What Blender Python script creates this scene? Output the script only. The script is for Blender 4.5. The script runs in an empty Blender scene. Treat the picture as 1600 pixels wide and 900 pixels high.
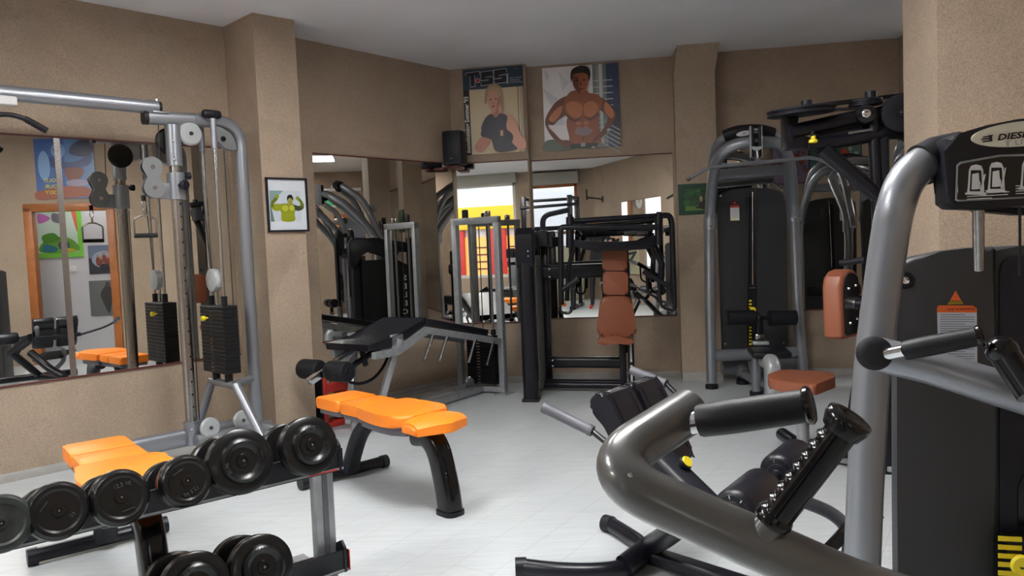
import bpy, bmesh, math, random
from mathutils import Vector, Matrix
random.seed(7)
V=Vector; PI=math.pi
SC=bpy.context.scene; COL=SC.collection
# ------------------------------------------------------------------ camera
CH=1.32; FP=1200.0; PITCH=.0564; ROLL=.041
_f=V((0,math.cos(PITCH),-math.sin(PITCH))); _r0=V((1,0,0)); _u0=_r0.cross(_f)
_r=_r0*math.cos(ROLL)-_u0*math.sin(ROLL); _u=_u0*math.cos(ROLL)+_r0*math.sin(ROLL)
CAM=V((0,0,CH))
cd=bpy.data.cameras.new('camera'); cd.sensor_width=36; cd.lens=36*FP/1600; cd.clip_start=.02; cd.clip_end=200
cam=bpy.data.objects.new('camera',cd); COL.objects.link(cam)
cam.matrix_world=Matrix(((_r.x,_u.x,-_f.x,CAM.x),(_r.y,_u.y,-_f.y,CAM.y),(_r.z,_u.z,-_f.z,CAM.z),(0,0,0,1)))
SC.camera=cam
def ray(x,y): return _f+_r*((x-800)/FP)+_u*((450-y)/FP)
def G(x,y,z=0.0):                       # sight line meets height z
    d=ray(x,y); t=(z-CH)/d.z; return CAM+d*t
def QY(x,y,Y):                          # sight line meets depth Y
    d=ray(x,y); return CAM+d*(Y/d.y)
def OP(x,y,p,d2,off=0.0):               # sight line meets the vertical plane through p with direction d2
    d2=V((d2[0],d2[1],0)).normalized(); n=V((d2.y,-d2.x,0)); d=ray(x,y)
    o=V((p[0],p[1],0))+n*off
    t=n.dot(o-CAM)/n.dot(d); return CAM+d*t
# ------------------------------------------------------------------ materials
def nt(name):
    m=bpy.data.materials.new(name); m.use_nodes=True; t=m.node_tree
    return m,t,t.nodes['Principled BSDF']
def mat(name,c,rough=.5,metal=0.0,coat=0.0,bump=0.0,bscale=200.0,var=0.0,vscale=8.0,emit=None,estr=0.0,spec=None,sheen=0):
    m,t,b=nt(name); b.inputs['Base Color'].default_value=(*c,1)
    b.inputs['Roughness'].default_value=rough; b.inputs['Metallic'].default_value=metal
    if coat: b.inputs['Coat Weight'].default_value=coat; b.inputs['Coat Roughness'].default_value=.08
    if spec is not None: b.inputs['Specular IOR Level'].default_value=spec
    if emit: b.inputs['Emission Color'].default_value=(*emit,1); b.inputs['Emission Strength'].default_value=estr
    tc=t.nodes.new('ShaderNodeTexCoord')
    if bump:
        n=t.nodes.new('ShaderNodeTexNoise'); n.inputs['Scale'].default_value=bscale; n.inputs['Detail'].default_value=3
        t.links.new(tc.outputs['Object'],n.inputs['Vector'])
        bp=t.nodes.new('ShaderNodeBump'); bp.inputs['Strength'].default_value=bump; bp.inputs['Distance'].default_value=.002
        t.links.new(n.outputs['Fac'],bp.inputs['Height']); t.links.new(bp.outputs['Normal'],b.inputs['Normal'])
    if var:
        n=t.nodes.new('ShaderNodeTexNoise'); n.inputs['Scale'].default_value=vscale; n.inputs['Detail'].default_value=5
        t.links.new(tc.outputs['Object'],n.inputs['Vector'])
        r=t.nodes.new('ShaderNodeValToRGB'); r.color_ramp.elements[0].position=.3; r.color_ramp.elements[1].position=.7
        r.color_ramp.elements[0].color=(*[x*(1-var) for x in c],1); r.color_ramp.elements[1].color=(*[min(1,x*(1+var)) for x in c],1)
        t.links.new(n.outputs['Fac'],r.inputs['Fac']); t.links.new(r.outputs['Color'],b.inputs['Base Color'])
    return m
M={}
def wallmat(name,c,speck=.20):
    m,t,b=nt(name); b.inputs['Roughness'].default_value=.75
    N=t.nodes; Lk=t.links.new
    tc=N.new('ShaderNodeTexCoord')
    def noise(s,d=4,dist=0):
        n=N.new('ShaderNodeTexNoise'); n.inputs['Scale'].default_value=s; n.inputs['Detail'].default_value=d
        n.inputs['Distortion'].default_value=dist
        Lk(tc.outputs['Object'],n.inputs['Vector']); return n
    def ramp(n,p0,c0,p1,c1):
        r=N.new('ShaderNodeValToRGB'); e=r.color_ramp.elements
        e[0].position=p0; e[0].color=(*c0,1); e[1].position=p1; e[1].color=(*c1,1)
        Lk(n.outputs['Fac'],r.inputs['Fac']); return r
    def mix(a,bb,blend='MULTIPLY',f=1.0):
        x=N.new('ShaderNodeMix'); x.data_type='RGBA'; x.blend_type=blend; x.inputs[0].default_value=f
        Lk(a,x.inputs[6]); Lk(bb,x.inputs[7]); return x.outputs[2]
    base=ramp(noise(2.1,5),.3,[x*.90 for x in c],.7,[x*1.08 for x in c])
    sp=ramp(noise(150,3),.38,(1-speck,)*3,.62,(1+speck*.55,1+speck*.5,1+speck*.45))
    st=ramp(noise(1.15,6,.6),.30,(.60,.60,.57),.41,(1,1,1))     # grubby patches worn into the plaster
    col=mix(mix(base.outputs['Color'],sp.outputs['Color']),st.outputs['Color'],'MULTIPLY',.45)
    Lk(col,b.inputs['Base Color'])
    bn=noise(160,3); bp=N.new('ShaderNodeBump'); bp.inputs['Strength'].default_value=.55; bp.inputs['Distance'].default_value=.003
    Lk(bn.outputs['Fac'],bp.inputs['Height']); Lk(bp.outputs['Normal'],b.inputs['Normal'])
    return m
M['wall']=wallmat('tan_plaster',(.39,.302,.226))
M['wallin']=mat('white_wall_paint',(.62,.62,.66),.7)
M['ceil']=mat('ceiling_paint',(.74,.75,.78),.85,var=.05,vscale=1.2)
def floormat():
    m,t,b=nt('white_laminate'); N=t.nodes; Lk=t.links.new
    tc=N.new('ShaderNodeTexCoord'); mp=N.new('ShaderNodeMapping'); mp.inputs['Rotation'].default_value=(0,0,math.radians(-58))
    Lk(tc.outputs['Object'],mp.inputs['Vector'])
    br=N.new('ShaderNodeTexBrick'); br.inputs['Scale'].default_value=1.0; br.inputs['Brick Width'].default_value=1.25
    br.inputs['Row Height'].default_value=.19; br.inputs['Mortar Size'].default_value=.0016; br.offset=.37
    br.inputs['Color1'].default_value=(.50,.53,.55,1); br.inputs['Color2'].default_value=(.48,.51,.53,1); br.inputs['Mortar'].default_value=(.38,.40,.41,1)
    Lk(mp.outputs['Vector'],br.inputs['Vector'])
    mp2=N.new('ShaderNodeMapping'); mp2.inputs['Rotation'].default_value=(0,0,math.radians(-58)); mp2.inputs['Scale'].default_value=(2.0,26,1)
    Lk(tc.outputs['Object'],mp2.inputs['Vector'])
    n=N.new('ShaderNodeTexNoise'); n.inputs['Scale'].default_value=1.6; n.inputs['Detail'].default_value=6
    Lk(mp2.outputs['Vector'],n.inputs['Vector'])
    r=N.new('ShaderNodeValToRGB'); r.color_ramp.elements[0].position=.30; r.color_ramp.elements[0].color=(.90,.91,.91,1); r.color_ramp.elements[1].position=.6; r.color_ramp.elements[1].color=(1.02,1.02,1.02,1)
    Lk(n.outputs['Fac'],r.inputs['Fac'])
    x=N.new('ShaderNodeMix'); x.data_type='RGBA'; x.blend_type='MULTIPLY'; x.inputs[0].default_value=1
    Lk(br.outputs['Color'],x.inputs[6]); Lk(r.outputs['Color'],x.inputs[7]); Lk(x.outputs[2],b.inputs['Base Color'])
    b.inputs['Roughness'].default_value=.38
    return m
M['floor']=floormat()
M['silver']=mat('silver_paint',(.27,.285,.315),.33,.6,coat=.3)
M['grey_paint']=mat('pewter_paint',(.115,.115,.113),.28,.3,coat=.5)
M['grey_frame']=mat('grey_frame_paint',(.33,.345,.37),.35,.45)
M['steel_frame']=mat('worn_grey_paint',(.34,.36,.38),.42,.45,var=.12,vscale=20)
M['chrome']=mat('chrome',(.62,.63,.65),.16,1.0)
M['dullchrome']=mat('worn_chrome',(.36,.34,.32),.26,1.0,var=.12,vscale=60)
M['black']=mat('black_paint',(.006,.0065,.011),.30,spec=.35)
M['glossblack']=mat('gloss_black',(.003,.003,.004),.16,spec=.4)
M['plastic']=mat('black_plastic',(.008,.009,.014),.42,spec=.3)
M['foam']=mat('black_foam',(.008,.0085,.012),.5,bump=.2,bscale=300,spec=.3)
M['vinyl']=mat('black_vinyl',(.008,.008,.013),.36,bump=.15,bscale=260,spec=.35)
M['vinyl_grey']=mat('grey_vinyl',(.10,.115,.125),.45)
M['orange']=mat('orange_vinyl',(.90,.235,.012),.42,bump=.12,bscale=240)
M['seam']=mat('dark_seam',(.12,.03,.01),.6)
M['brown']=mat('brown_vinyl',(.235,.072,.034),.42,bump=.15,bscale=240)
M['under']=mat('grey_underside',(.10,.10,.12),.5)
M['shroud']=mat('charcoal_shroud',(.030,.031,.034),.48,bump=.2,bscale=700)
M['shroud2']=mat('grey_side_panel',(.115,.12,.13),.42,.2)
M['plate']=mat('cast_weight_plate',(.005,.005,.006),.5,spec=.3,bump=.3,bscale=120)
M['rubber']=mat('black_rubber',(.0045,.0045,.005),.27,spec=.4)
M['dusty']=mat('dusty_rubber',(.014,.018,.017),.42,var=.5,vscale=30)
M['pulley']=mat('pulley_grey',(.42,.45,.46),.3,.2,coat=.4)
M['pulley_d']=mat('pulley_dark_grey',(.20,.21,.22),.4,.3)
M['yellow']=mat('yellow_plastic',(.85,.68,.02),.4)
M['white']=mat('white_plastic',(.75,.75,.76),.5)
M['lettering']=mat('light_lettering',(.62,.63,.64),.6)
M['greyletter']=mat('grey_lettering',(.25,.26,.27),.6)
M['marking']=mat('moulded_marking',(.022,.023,.024),.5)
M['red']=mat('red_paint',(.50,.03,.02),.4)
M['mirror']=mat('mirror_silver',(.80,.80,.77),.004,1.0)
M['mtrim']=mat('mirror_edge',(.10,.02,.018),.5)
M['wood']=mat('orange_wood',(.36,.115,.025),.42,var=.2,vscale=6)
M['skirt']=mat('grey_skirting',(.33,.32,.30),.6,var=.15,vscale=6)
M['upvc']=mat('window_frame_white',(.62,.62,.58),.45)
M['box']=mat('shutter_box',(.42,.42,.38),.6)
M['speaker']=mat('speaker_black',(.006,.007,.013),.5)
M['cable']=mat('black_cable',(.008,.008,.008),.5)
M['sole']=mat('red_shoe',(.5,.03,.02),.5)
M['cloth']=mat('black_cloth',(.008,.008,.01),.9)
M['skin']=mat('skin',(.5,.28,.19),.5)
M['hair']=mat('dark_hair',(.02,.012,.008),.5)
M['orangelabel']=mat('orange_label',(.75,.13,.02),.5)
M['asphalt']=mat('asphalt',(.12,.12,.12),.9)
M['lightdiff']=mat('lamp_diffuser',(.9,.9,.9),.5,emit=(1,.985,.96),estr=30)
_cc={}
def colr(r,g,b,rough=.35):                # printed colours given as sRGB bytes
    k=(r,g,b,rough)
    if k not in _cc:
        f=lambda c:((c/255+.055)/1.055)**2.4 if c>10 else c/255/12.92
        _cc[k]=mat('print_%02x%02x%02x'%(r,g,b),(f(r),f(g),f(b)),rough)
    return _cc[k]
# ------------------------------------------------------------------ mesh builder
def fillet(pts,rad,n=6,closed=False):
    pts=[V(p) for p in pts]; out=[]; N=len(pts)
    for i,p in enumerate(pts):
        if (not closed and i in (0,N-1)): out.append(p); continue
        a=pts[i-1]-p; b=pts[(i+1)%N]-p; r=rad[i] if isinstance(rad,(list,tuple)) else rad
        r=min(r,a.length*.49,b.length*.49)
        if r<=1e-5: out.append(p); continue
        A=p+a.normalized()*r; B=p+b.normalized()*r
        for k in range(n+1):
            t=k/n; out.append(A*(1-t)**2+p*2*t*(1-t)+B*t*t)
    return out
def catmull(pts,n=6):
    P=[V(p) for p in pts]; P=[P[0]*2-P[1]]+P+[P[-1]*2-P[-2]]; out=[]
    for i in range(1,len(P)-2):
        a,b,c,d=P[i-1:i+3]
        for k in range(n):
            t=k/n; out.append(.5*((2*b)+(c-a)*t+(2*a-5*b+4*c-d)*t*t+(3*b-a-3*c+d)*t**3))
    out.append(P[-2]); return out
SPLIT={'foot_cap','post_sleeve','guide_rod','link_arm','end_cap','mirror_edge_strip','rubber_foot','bolt','screw','floor_plate','clip','crossbar','guide_arm','joint_sleeve','locking_knob','upright','rubber_buffer','pulley_plate','twin_pulley','height_scale','cabinet_door','hand_grip','end_bracket','grip','window','shop_window','red_surround','pulley_bank','front_leg','weight_numbers_','floor_pulley','top_pulley','steel_cable','floor_beam','bar_guide','head_pad','pad_bracket','stack_stem','handle_frame','floor_frame','lower_frame','cross_tube','frame_part'}
def islands(bm):
    bm.verts.ensure_lookup_table(); n=len(bm.verts); par=list(range(n))
    def f(i):
        while par[i]!=i: par[i]=par[par[i]]; i=par[i]
        return i
    for e in bm.edges:
        a,b=f(e.verts[0].index),f(e.verts[1].index)
        if a!=b: par[a]=b
    g={}
    for i in range(n): g.setdefault(f(i),[]).append(i)
    G_=[]
    for k,l in g.items():
        xs=[bm.verts[i].co for i in l]; G_.append([[min(c[j] for c in xs)-.003 for j in range(3)],[max(c[j] for c in xs)+.003 for j in range(3)],set(l)])
    ch=True
    while ch:
        ch=False
        for i in range(len(G_)):
            for j in range(i+1,len(G_)):
                A,B=G_[i],G_[j]
                if all(A[0][k]<=B[1][k] and B[0][k]<=A[1][k] for k in range(3)):
                    G_[i]=[[min(A[0][k],B[0][k]) for k in range(3)],[max(A[1][k],B[1][k]) for k in range(3)],A[2]|B[2]]; G_.pop(j); ch=True; break
            if ch: break
    return [x[2] for x in G_]
class MB:
    def __init__(s): s.bm=bmesh.new(); s.m=[]
    def mi(s,m):
        m=M[m] if isinstance(m,str) else m
        if m not in s.m: s.m.append(m)
        return s.m.index(m)
    def _fin(s,faces,m):
        i=s.mi(m)
        for f in faces: f.material_index=i; f.smooth=True
    def quad(s,pts,m):
        f=s.bm.faces.new([s.bm.verts.new(V(p)) for p in pts]); s._fin([f],m)
    def box(s,c,size,m,ax=None,bev=0.0,seg=2):
        ax=ax or (V((1,0,0)),V((0,1,0)),V((0,0,1))); c=V(c)
        vs=[]
        for x in (-.5,.5):
            for y in (-.5,.5):
                for z in (-.5,.5): vs.append(s.bm.verts.new(c+ax[0]*size[0]*x+ax[1]*size[1]*y+ax[2]*size[2]*z))
        fs=[s.bm.faces.new([vs[i] for i in q]) for q in ((0,1,3,2),(4,6,7,5),(0,4,5,1),(2,3,7,6),(0,2,6,4),(1,5,7,3))]
        if bev:
            es=list({e for f in fs for e in f.edges})
            g=bmesh.ops.bevel(s.bm,geom=es,offset=bev,segments=seg,affect='EDGES',profile=.5)
            fs=list({f for v in g['verts'] for f in v.link_faces}|{f for f in fs if f.is_valid})
        s._fin(fs,m)
    def beam(s,a,b,w,h,m,up=(0,0,1),bev=0.004,ext=0):   # rectangular bar from a to b, w sideways, h along up
        a=V(a); b=V(b); d=(b-a).normalized(); u=V(up); u=(u-d*u.dot(d))
        if u.length<1e-4: u=V((0,1,0))-d*d.y
        u.normalize(); sd=d.cross(u)
        s.box((a+b)/2,((b-a).length+2*ext,w,h),m,(d,sd,u),bev)
    def tube(s,pts,r,m,n=12,caps=True,prof=None,up=None):
        pts=[V(p) for p in pts]; q=[pts[0]]
        for p in pts[1:]:
            if (p-q[-1]).length>1e-5: q.append(p)
        pts=q; N=len(pts)
        T=[]
        for i in range(N):
            a=pts[max(0,i-1)]; b=pts[min(N-1,i+1)]; T.append((b-a).normalized())
        u=V(up) if up else (V((0,0,1)) if abs(T[0].z)<.9 else V((1,0,0)))
        rings=[]
        for i in range(N):
            u=u-T[i]*u.dot(T[i]); u.normalize(); w=T[i].cross(u)
            k=1.0
            if 0<i<N-1:
                a=(pts[i]-pts[i-1]).normalized(); c=a.dot(T[i]); k=1/max(c,.5)
            rr=r[i] if isinstance(r,(list,tuple)) else r
            ring=[]
            if prof:
                for (px,py) in prof: ring.append(s.bm.verts.new(pts[i]+w*px+u*py))
            else:
                for j in range(n):
                    t=2*PI*j/n; ring.append(s.bm.verts.new(pts[i]+(w*math.cos(t)+u*math.sin(t))*rr))
            rings.append(ring)
        fs=[]; K=len(rings[0])
        for i in range(N-1):
            for j in range(K):
                fs.append(s.bm.faces.new((rings[i][j],rings[i][(j+1)%K],rings[i+1][(j+1)%K],rings[i+1][j])))
        if caps:
            fs.append(s.bm.faces.new(list(reversed(rings[0])))); fs.append(s.bm.faces.new(rings[-1]))
        s._fin(fs,m)
    def cyl(s,a,b,r,m,n=20,r2=None):
        s.tube([a,b],[r,r if r2 is None else r2],m,n)
    def lathe(s,a,ax,prof,m,n=28):       # prof: (distance along axis, radius)
        a=V(a); ax=V(ax).normalized(); u=V((0,0,1)) if abs(ax.z)<.9 else V((1,0,0)); u=(u-ax*u.dot(ax)).normalized(); w=ax.cross(u)
        rings=[]
        for (t,r) in prof:
            if r<1e-6: rings.append([s.bm.verts.new(a+ax*t)]); continue
            rings.append([s.bm.verts.new(a+ax*t+(w*math.cos(2*PI*j/n)+u*math.sin(2*PI*j/n))*r) for j in range(n)])
        fs=[]
        for A,B in zip(rings,rings[1:]):
            for j in range(n):
                k=(j+1)%n
                if len(A)==1 and len(B)==1: continue
                if len(A)==1: fs.append(s.bm.faces.new((A[0],B[k],B[j])))
                elif len(B)==1: fs.append(s.bm.faces.new((A[j],A[k],B[0])))
                else: fs.append(s.bm.faces.new((A[j],A[k],B[k],B[j])))
        if len(rings[0])>1: fs.append(s.bm.faces.new(list(reversed(rings[0]))))
        if len(rings[-1])>1: fs.append(s.bm.faces.new(rings[-1]))
        s._fin(fs,m)
    def prism(s,pts,vec,m,bev=0.0,seg=3):   # closed 3-D outline pushed along vec
        pts=[V(p) for p in pts]; vec=V(vec)
        A=[s.bm.verts.new(p) for p in pts]; B=[s.bm.verts.new(p+vec) for p in pts]; N=len(pts)
        fs=[s.bm.faces.new(list(reversed(A))),s.bm.faces.new(B)]
        for i in range(N): fs.append(s.bm.faces.new((A[i],A[(i+1)%N],B[(i+1)%N],B[i])))
        if bev:
            es=[e for e in {e for f in fs[:2] for e in f.edges}]
            g=bmesh.ops.bevel(s.bm,geom=es,offset=bev,segments=seg,affect='EDGES',profile=.5)
            fs=list({f for v in g['verts'] for f in v.link_faces}|{f for f in fs if f.is_valid})
        s._fin(fs,m)
    def sphere(s,c,r,m,sc=(1,1,1),seg=16):
        g=bmesh.ops.create_uvsphere(s.bm,u_segments=seg,v_segments=seg//2,radius=1)
        for v in g['verts']: v.co=V((v.co.x*r*sc[0],v.co.y*r*sc[1],v.co.z*r*sc[2]))+V(c)
        s._fin(list({f for v in g['verts'] for f in v.link_faces}),m)
    def text(s,txt,o,ux,uy,h,m,align='LEFT',bold=0.0,shear=0.0,sx=1.0,mir=False):
        cu=bpy.data.curves.new('t','FONT'); cu.body=txt; cu.size=1.0; cu.align_x=align; cu.offset=bold; cu.shear=shear
        cu.resolution_u=2
        ob=bpy.data.objects.new('t',cu); COL.objects.link(ob)
        dg=bpy.context.evaluated_depsgraph_get(); me=bpy.data.meshes.new_from_object(ob.evaluated_get(dg))
        o=V(o); k=h/.72; i=s.mi(m)
        vs=[s.bm.verts.new(o+V(ux)*v.co.x*k*sx+V(uy)*v.co.y*k) for v in me.vertices]
        for p in me.polygons:
            try: f=s.bm.faces.new([vs[j] for j in p.vertices]); f.material_index=i
            except ValueError: pass
        bpy.data.objects.remove(ob); bpy.data.curves.remove(cu); bpy.data.meshes.remove(me)
    def build(s,name,parent=None,loc=(0,0,0),sharp=35,norm=True):
        if norm: bmesh.ops.recalc_face_normals(s.bm,faces=s.bm.faces[:])
        if parent is not None and name in SPLIT:
            s.bm.verts.index_update(); I=islands(s.bm)
            if 1<len(I)<=12:
                out=None
                for S_ in I:
                    nb=s.bm.copy(); nb.verts.ensure_lookup_table()
                    bmesh.ops.delete(nb,geom=[v for v in nb.verts if v.index not in S_],context='VERTS')
                    t=MB(); t.bm.free(); t.bm=nb; t.m=list(s.m); o=t.build1(name,parent,loc,sharp); out=out or o
                s.bm.free(); return out
        return s.build1(name,parent,loc,sharp)
    def build1(s,name,parent,loc,sharp):
        o0=V(loc)
        p=parent
        while p is not None: o0=o0+V(p.location); p=p.parent
        for v in s.bm.verts: v.co-=o0
        me=bpy.data.meshes.new(name); s.bm.to_mesh(me); s.bm.free()
        for m in s.m: me.materials.append(m)
        me.set_sharp_from_angle(angle=math.radians(sharp))
        o=bpy.data.objects.new(name,me); COL.objects.link(o); o.location=loc
        if parent is not None: o.parent=parent
        return o
def tag(o,label,cat,group=None,kind=None):
    if label: o['label']=label
    if cat: o['category']=cat
    if group: o['group']=group
    if kind: o['kind']=kind
    return o
def thing(name,label,cat,loc=(0,0,0),group=None):
    o=bpy.data.objects.new(name,None); o.empty_display_size=.1; COL.objects.link(o); o.location=loc
    return tag(o,label,cat,group)
def struct(o): o['kind']='structure'; return o
def dup(root,loc,rotz=0,label=None,group=None,scale=None):
    def cp(o,par):
        c=o.copy(); COL.objects.link(c)
        if par is not None: c.parent=par
        for k in list(o.children): cp(k,c)
        return c
    r=cp(root,None); r.location=loc; r.rotation_euler=(0,0,rotz)
    if scale: r.scale=(scale,)*3
    if label: r['label']=label
    if group: r['group']=group
    return r
X,Y_,Z=V((1,0,0)),V((0,1,0)),V((0,0,1))
def rrect(w,h,r,n=4):
    pts=[]
    for cx,cy,a in ((w/2-r,h/2-r,0),(-w/2+r,h/2-r,90),(-w/2+r,-h/2+r,180),(w/2-r,-h/2+r,270)):
        for k in range(n+1):
            t=math.radians(a+90*k/n); pts.append((cx+r*math.cos(t),cy+r*math.sin(t)))
    return pts
def ell(cx,cy,rx,ry,n=20,a=0):
    ca,sa=math.cos(a),math.sin(a)
    return [(cx+rx*math.cos(2*PI*k/n)*ca-ry*math.sin(2*PI*k/n)*sa,cy+rx*math.cos(2*PI*k/n)*sa+ry*math.sin(2*PI*k/n)*ca) for k in range(n)]
# ------------------------------------------------------------------ room shell
H=3.0
Ac=V((-2.04,5.74,0)); Ad=V((.695,.719,0)).normalized(); An=V((Ad.y,-Ad.x,0))
A1=Ac-Ad*6.0
K1=V((-1.724,5.434,0)); K2=V((-1.49,5.64,0)); Bs=V((-1.75,5.93,0))
Bd=V((1.044,1.245,0)).normalized(); Bn=V((Bd.y,-Bd.x,0)); B0=V((-1.559,6.155,0))
BC=V((-.515,7.40,0)); CDp=V((.206,7.28,0)); D0=V((.215,7.42,0)); D1=V((1.60,7.22,0))
E0=V((1.86,7.15,0)); E1=V((3.5,6.88,0)); R1=V((3.45,6.58,0)); R2=V((8.8,6.95,0)); FR=V((8.8,3.9,0))
KP=V((1.98,3.55,0)); KF=V((2.75,3.35,0)); KQ=V((2.03,3.95,0))
WR0=V((2.25,.95,0)); DG1=V((1.10,.32,0)); DG0=V((-1.05,-3.0,0)); BL=V((A1.x,-3.0,0))
def wallseg(name,a,b,out,m='wall',th=.10,z0=0,z1=H,ext=0.0):
    a=V(a);b=V(b);d=(b-a).normalized();n=V((d.y,-d.x,0))
    if n.dot(V(out))<0: n=-n
    s=MB(); a=a-d*ext; b=b+d*ext
    s.prism([a+Z*z0,b+Z*z0,b+Z*z1,a+Z*z1],n*th,m); return struct(s.build(name,loc=((a+b)/2).to_tuple()))
wallseg('wall_left',A1,Ac+Ad*.25,-An)
s=MB(); s.prism([K1,K2,Bs+V((.03,-.02,0)),Ac+Ad*.12,Ac-An*.02],Z*H,'wall'); struct(s.build('wall_column_left',loc=(-1.6,5.55,0)))
wallseg('wall_back_left',Bs,BC+Bd*.08,-Bn)
wallseg('wall_centre_left',BC,CDp,(0,1,0),th=.14)
wallseg('wall_centre',D0+V((-.02,0,0)),D1,(0,1,0))
s=MB()
pf0,pf1=V((1.53,6.99,0)),V((1.885,6.94,0)); pb0,pb1=V((1.57,7.24,0)),V((1.91,7.19,0))
for z0,z1,f0,f1 in ((0,2.78,0,0),(2.78,H,0,.17)):
    o0=V((0,-1,0))*f0; o1=V((0,-1,0))*f1
    A=[pf0+Z*z0+o0,pf1+Z*z0+o0,pb1+Z*z0,pb0+Z*z0]; B=[pf0+Z*z1+o1,pf1+Z*z1+o1,pb1+Z*z1,pb0+Z*z1]
    va=[s.bm.verts.new(p) for p in A]; vb=[s.bm.verts.new(p) for p in B]
    fs=[s.bm.faces.new(va[::-1]),s.bm.faces.new(vb)]+[s.bm.faces.new((va[i],va[(i+1)%4],vb[(i+1)%4],vb[i])) for i in range(4)]
    s._fin(fs,'wall')
struct(s.build('wall_column_centre',loc=(1.7,7.05,0)))
wallseg('wall_back_right',E0,E1,(0,1,0))
s=MB(); s.prism([R1,R1+V((1.3,-.1,0)),E1+V((1.3,0,0)),E1+V((0,.02,0))],Z*H,'wall'); struct(s.build('wall_jog_right',loc=(3.6,6.7,0)))
wallseg('wall_far_back',R1+V((1.25,-.1,0)),R2,(0,1,0))
# far wall with a wooden doorway
s=MB(); d0,d1=5.86,6.62
for y0,y1,z0,z1 in ((3.8,d0,0,H),(d1,7.05,0,H),(d0,d1,2.06,H)):
    s.box((8.85,(y0+y1)/2,(z0+z1)/2),(.1,y1-y0,z1-z0),'wall')
struct(s.build('wall_far',loc=(8.85,5,0)))
wallseg('wall_far_near_side',KQ+V((0,-.02,0)),FR,(0,-1,0))
s=MB(); s.prism([KP,KF,KF+V((.05,.56,0)),KQ],Z*H,'wall'); struct(s.build('wall_column_right',loc=(2.3,3.6,0)))
# right wall with the wide wooden doorway
Rd=(KF-WR0).normalized(); Rn=V((Rd.y,-Rd.x,0)); RL=(KF-WR0).length
dw0,dw1=.74,1.72
def RW(t,o=0,z=0): return WR0+Rd*t+Rn*o+Z*z
s=MB()
for t0,t1,z0,z1 in ((-.02,dw0,0,H),(dw1,RL,0,H),(dw0,dw1,2.05,H)):
    s.prism([RW(t0,0,z0),RW(t1,0,z0),RW(t1,0,z1),RW(t0,0,z1)],Rn*.12,'wall')
struct(s.build('wall_right',loc=(2.5,2.1,0)))
wallseg('wall_behind_right',DG1,WR0,(.5,-1,0))
wallseg('wall_behind_diagonal',DG0,DG1,(1,-.6,0))
wallseg('wall_left_rear',A1,BL,(-1,0,0))
# rear wall with two windows
W1=(-4.95,-3.35,.55,2.78); W2=(-2.75,-1.42,.75,2.68)
s=MB()
def wb(x0,x1,z0,z1): s.box(((x0+x1)/2,-3.06,(z0+z1)/2),(x1-x0,.12,z1-z0),'wall')
wb(BL.x-.1,W1[0],0,H); wb(W1[1],W2[0],0,H); wb(W2[1],DG0.x+.15,0,H)
for w in (W1,W2): wb(w[0],w[1],0,w[2]); wb(w[0],w[1],w[3],H)
struct(s.build('wall_rear',loc=(-3,-3.06,0)))
poly=[A1,Ac,K1+V((.02,.02,0)),Bs,BC,CDp,D0,D1,V((1.6,7.3,0)),E0+V((0,.1,0)),E1,R1,R2,FR,KF+V((.1,.55,0)),KF,WR0,DG1,DG0,BL]
s=MB()
big=[V((-6.4,-3.12,0)),V((3.1,-3.12,0)),V((3.1,.6,0)),V((9.0,.6,0)),V((9.0,7.6,0)),V((-6.4,7.6,0))]
s.prism([p-Z*.1 for p in big],Z*.1,'floor'); struct(s.build('floor'))
s=MB(); s.prism([p+Z*H for p in big],Z*.1,'ceil'); struct(s.build('ceiling',loc=(0,0,H)))
# corridor seen through the doorway
s=MB()
ca,cb=RW(-.1,.12),RW(2.35,.12)
c0,c1=ca+Rn*1.15,cb+Rn*1.15
s.prism([c0,c1,c1+Z*2.6,c0+Z*2.6],Rn*.08,'wallin')
s.prism([ca,c0,c0+Z*2.6,ca+Z*2.6],-Rd*.06,'wallin')
s.prism([cb,c1,c1+Z*2.6,cb+Z*2.6],Rd*.06,'wallin')
s.prism([ca+Z*2.6,c0+Z*2.6,c1+Z*2.6,cb+Z*2.6],Z*.06,'ceil')
struct(s.build('wall_corridor',loc=(3.6,1.8,0)))
s=MB()
for y0,y1 in ((3.85,6.1),): 
    s.prism([V((8.9,4.2,0)),V((10.4,4.2,0)),V((10.4,7.2,0)),V((8.9,7.2,0))],Z*-.02,'floor')
    s.prism([V((10.4,4.2,0)),V((10.4,7.2,0)),V((10.4,7.2,2.6)),V((10.4,4.2,2.6))],X*.08,'wallin')
    s.prism([V((8.9,4.2,0)),V((10.4,4.2,0)),V((10.4,4.2,2.6)),V((8.9,4.2,2.6))],Y_*-.08,'wallin')
    s.prism([V((8.9,7.2,0)),V((10.4,7.2,0)),V((10.4,7.2,2.6)),V((8.9,7.2,2.6))],Y_*.08,'wallin')
    s.prism([V((8.9,4.2,2.6)),V((10.4,4.2,2.6)),V((10.4,7.2,2.6)),V((8.9,7.2,2.6))],Z*.08,'ceil')
struct(s.build('wall_far_room',loc=(9.6,5.4,0)))
# doorframes
def frame_mb(p,d,n,w,h,fw,dep):
    s=MB()
    for t in (0,w): s.box(p+d*t+Z*(h/2)-n*dep*0,(fw,dep,h),'wood',(d,n,Z),.004)
    s.box(p+d*(w/2)+Z*(h),(w+fw,dep,fw),'wood',(d,n,Z),.004); return s
struct(frame_mb(RW(dw0,.055),Rd,Rn,dw1-dw0,2.05,.10,.16).build('door_1',loc=tuple(RW(1,.05))))
struct(frame_mb(V((8.85,d0,0)),Y_,X,d1-d0,2.06,.10,.16).build('door_2',loc=(8.85,5.3,0)))
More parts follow.
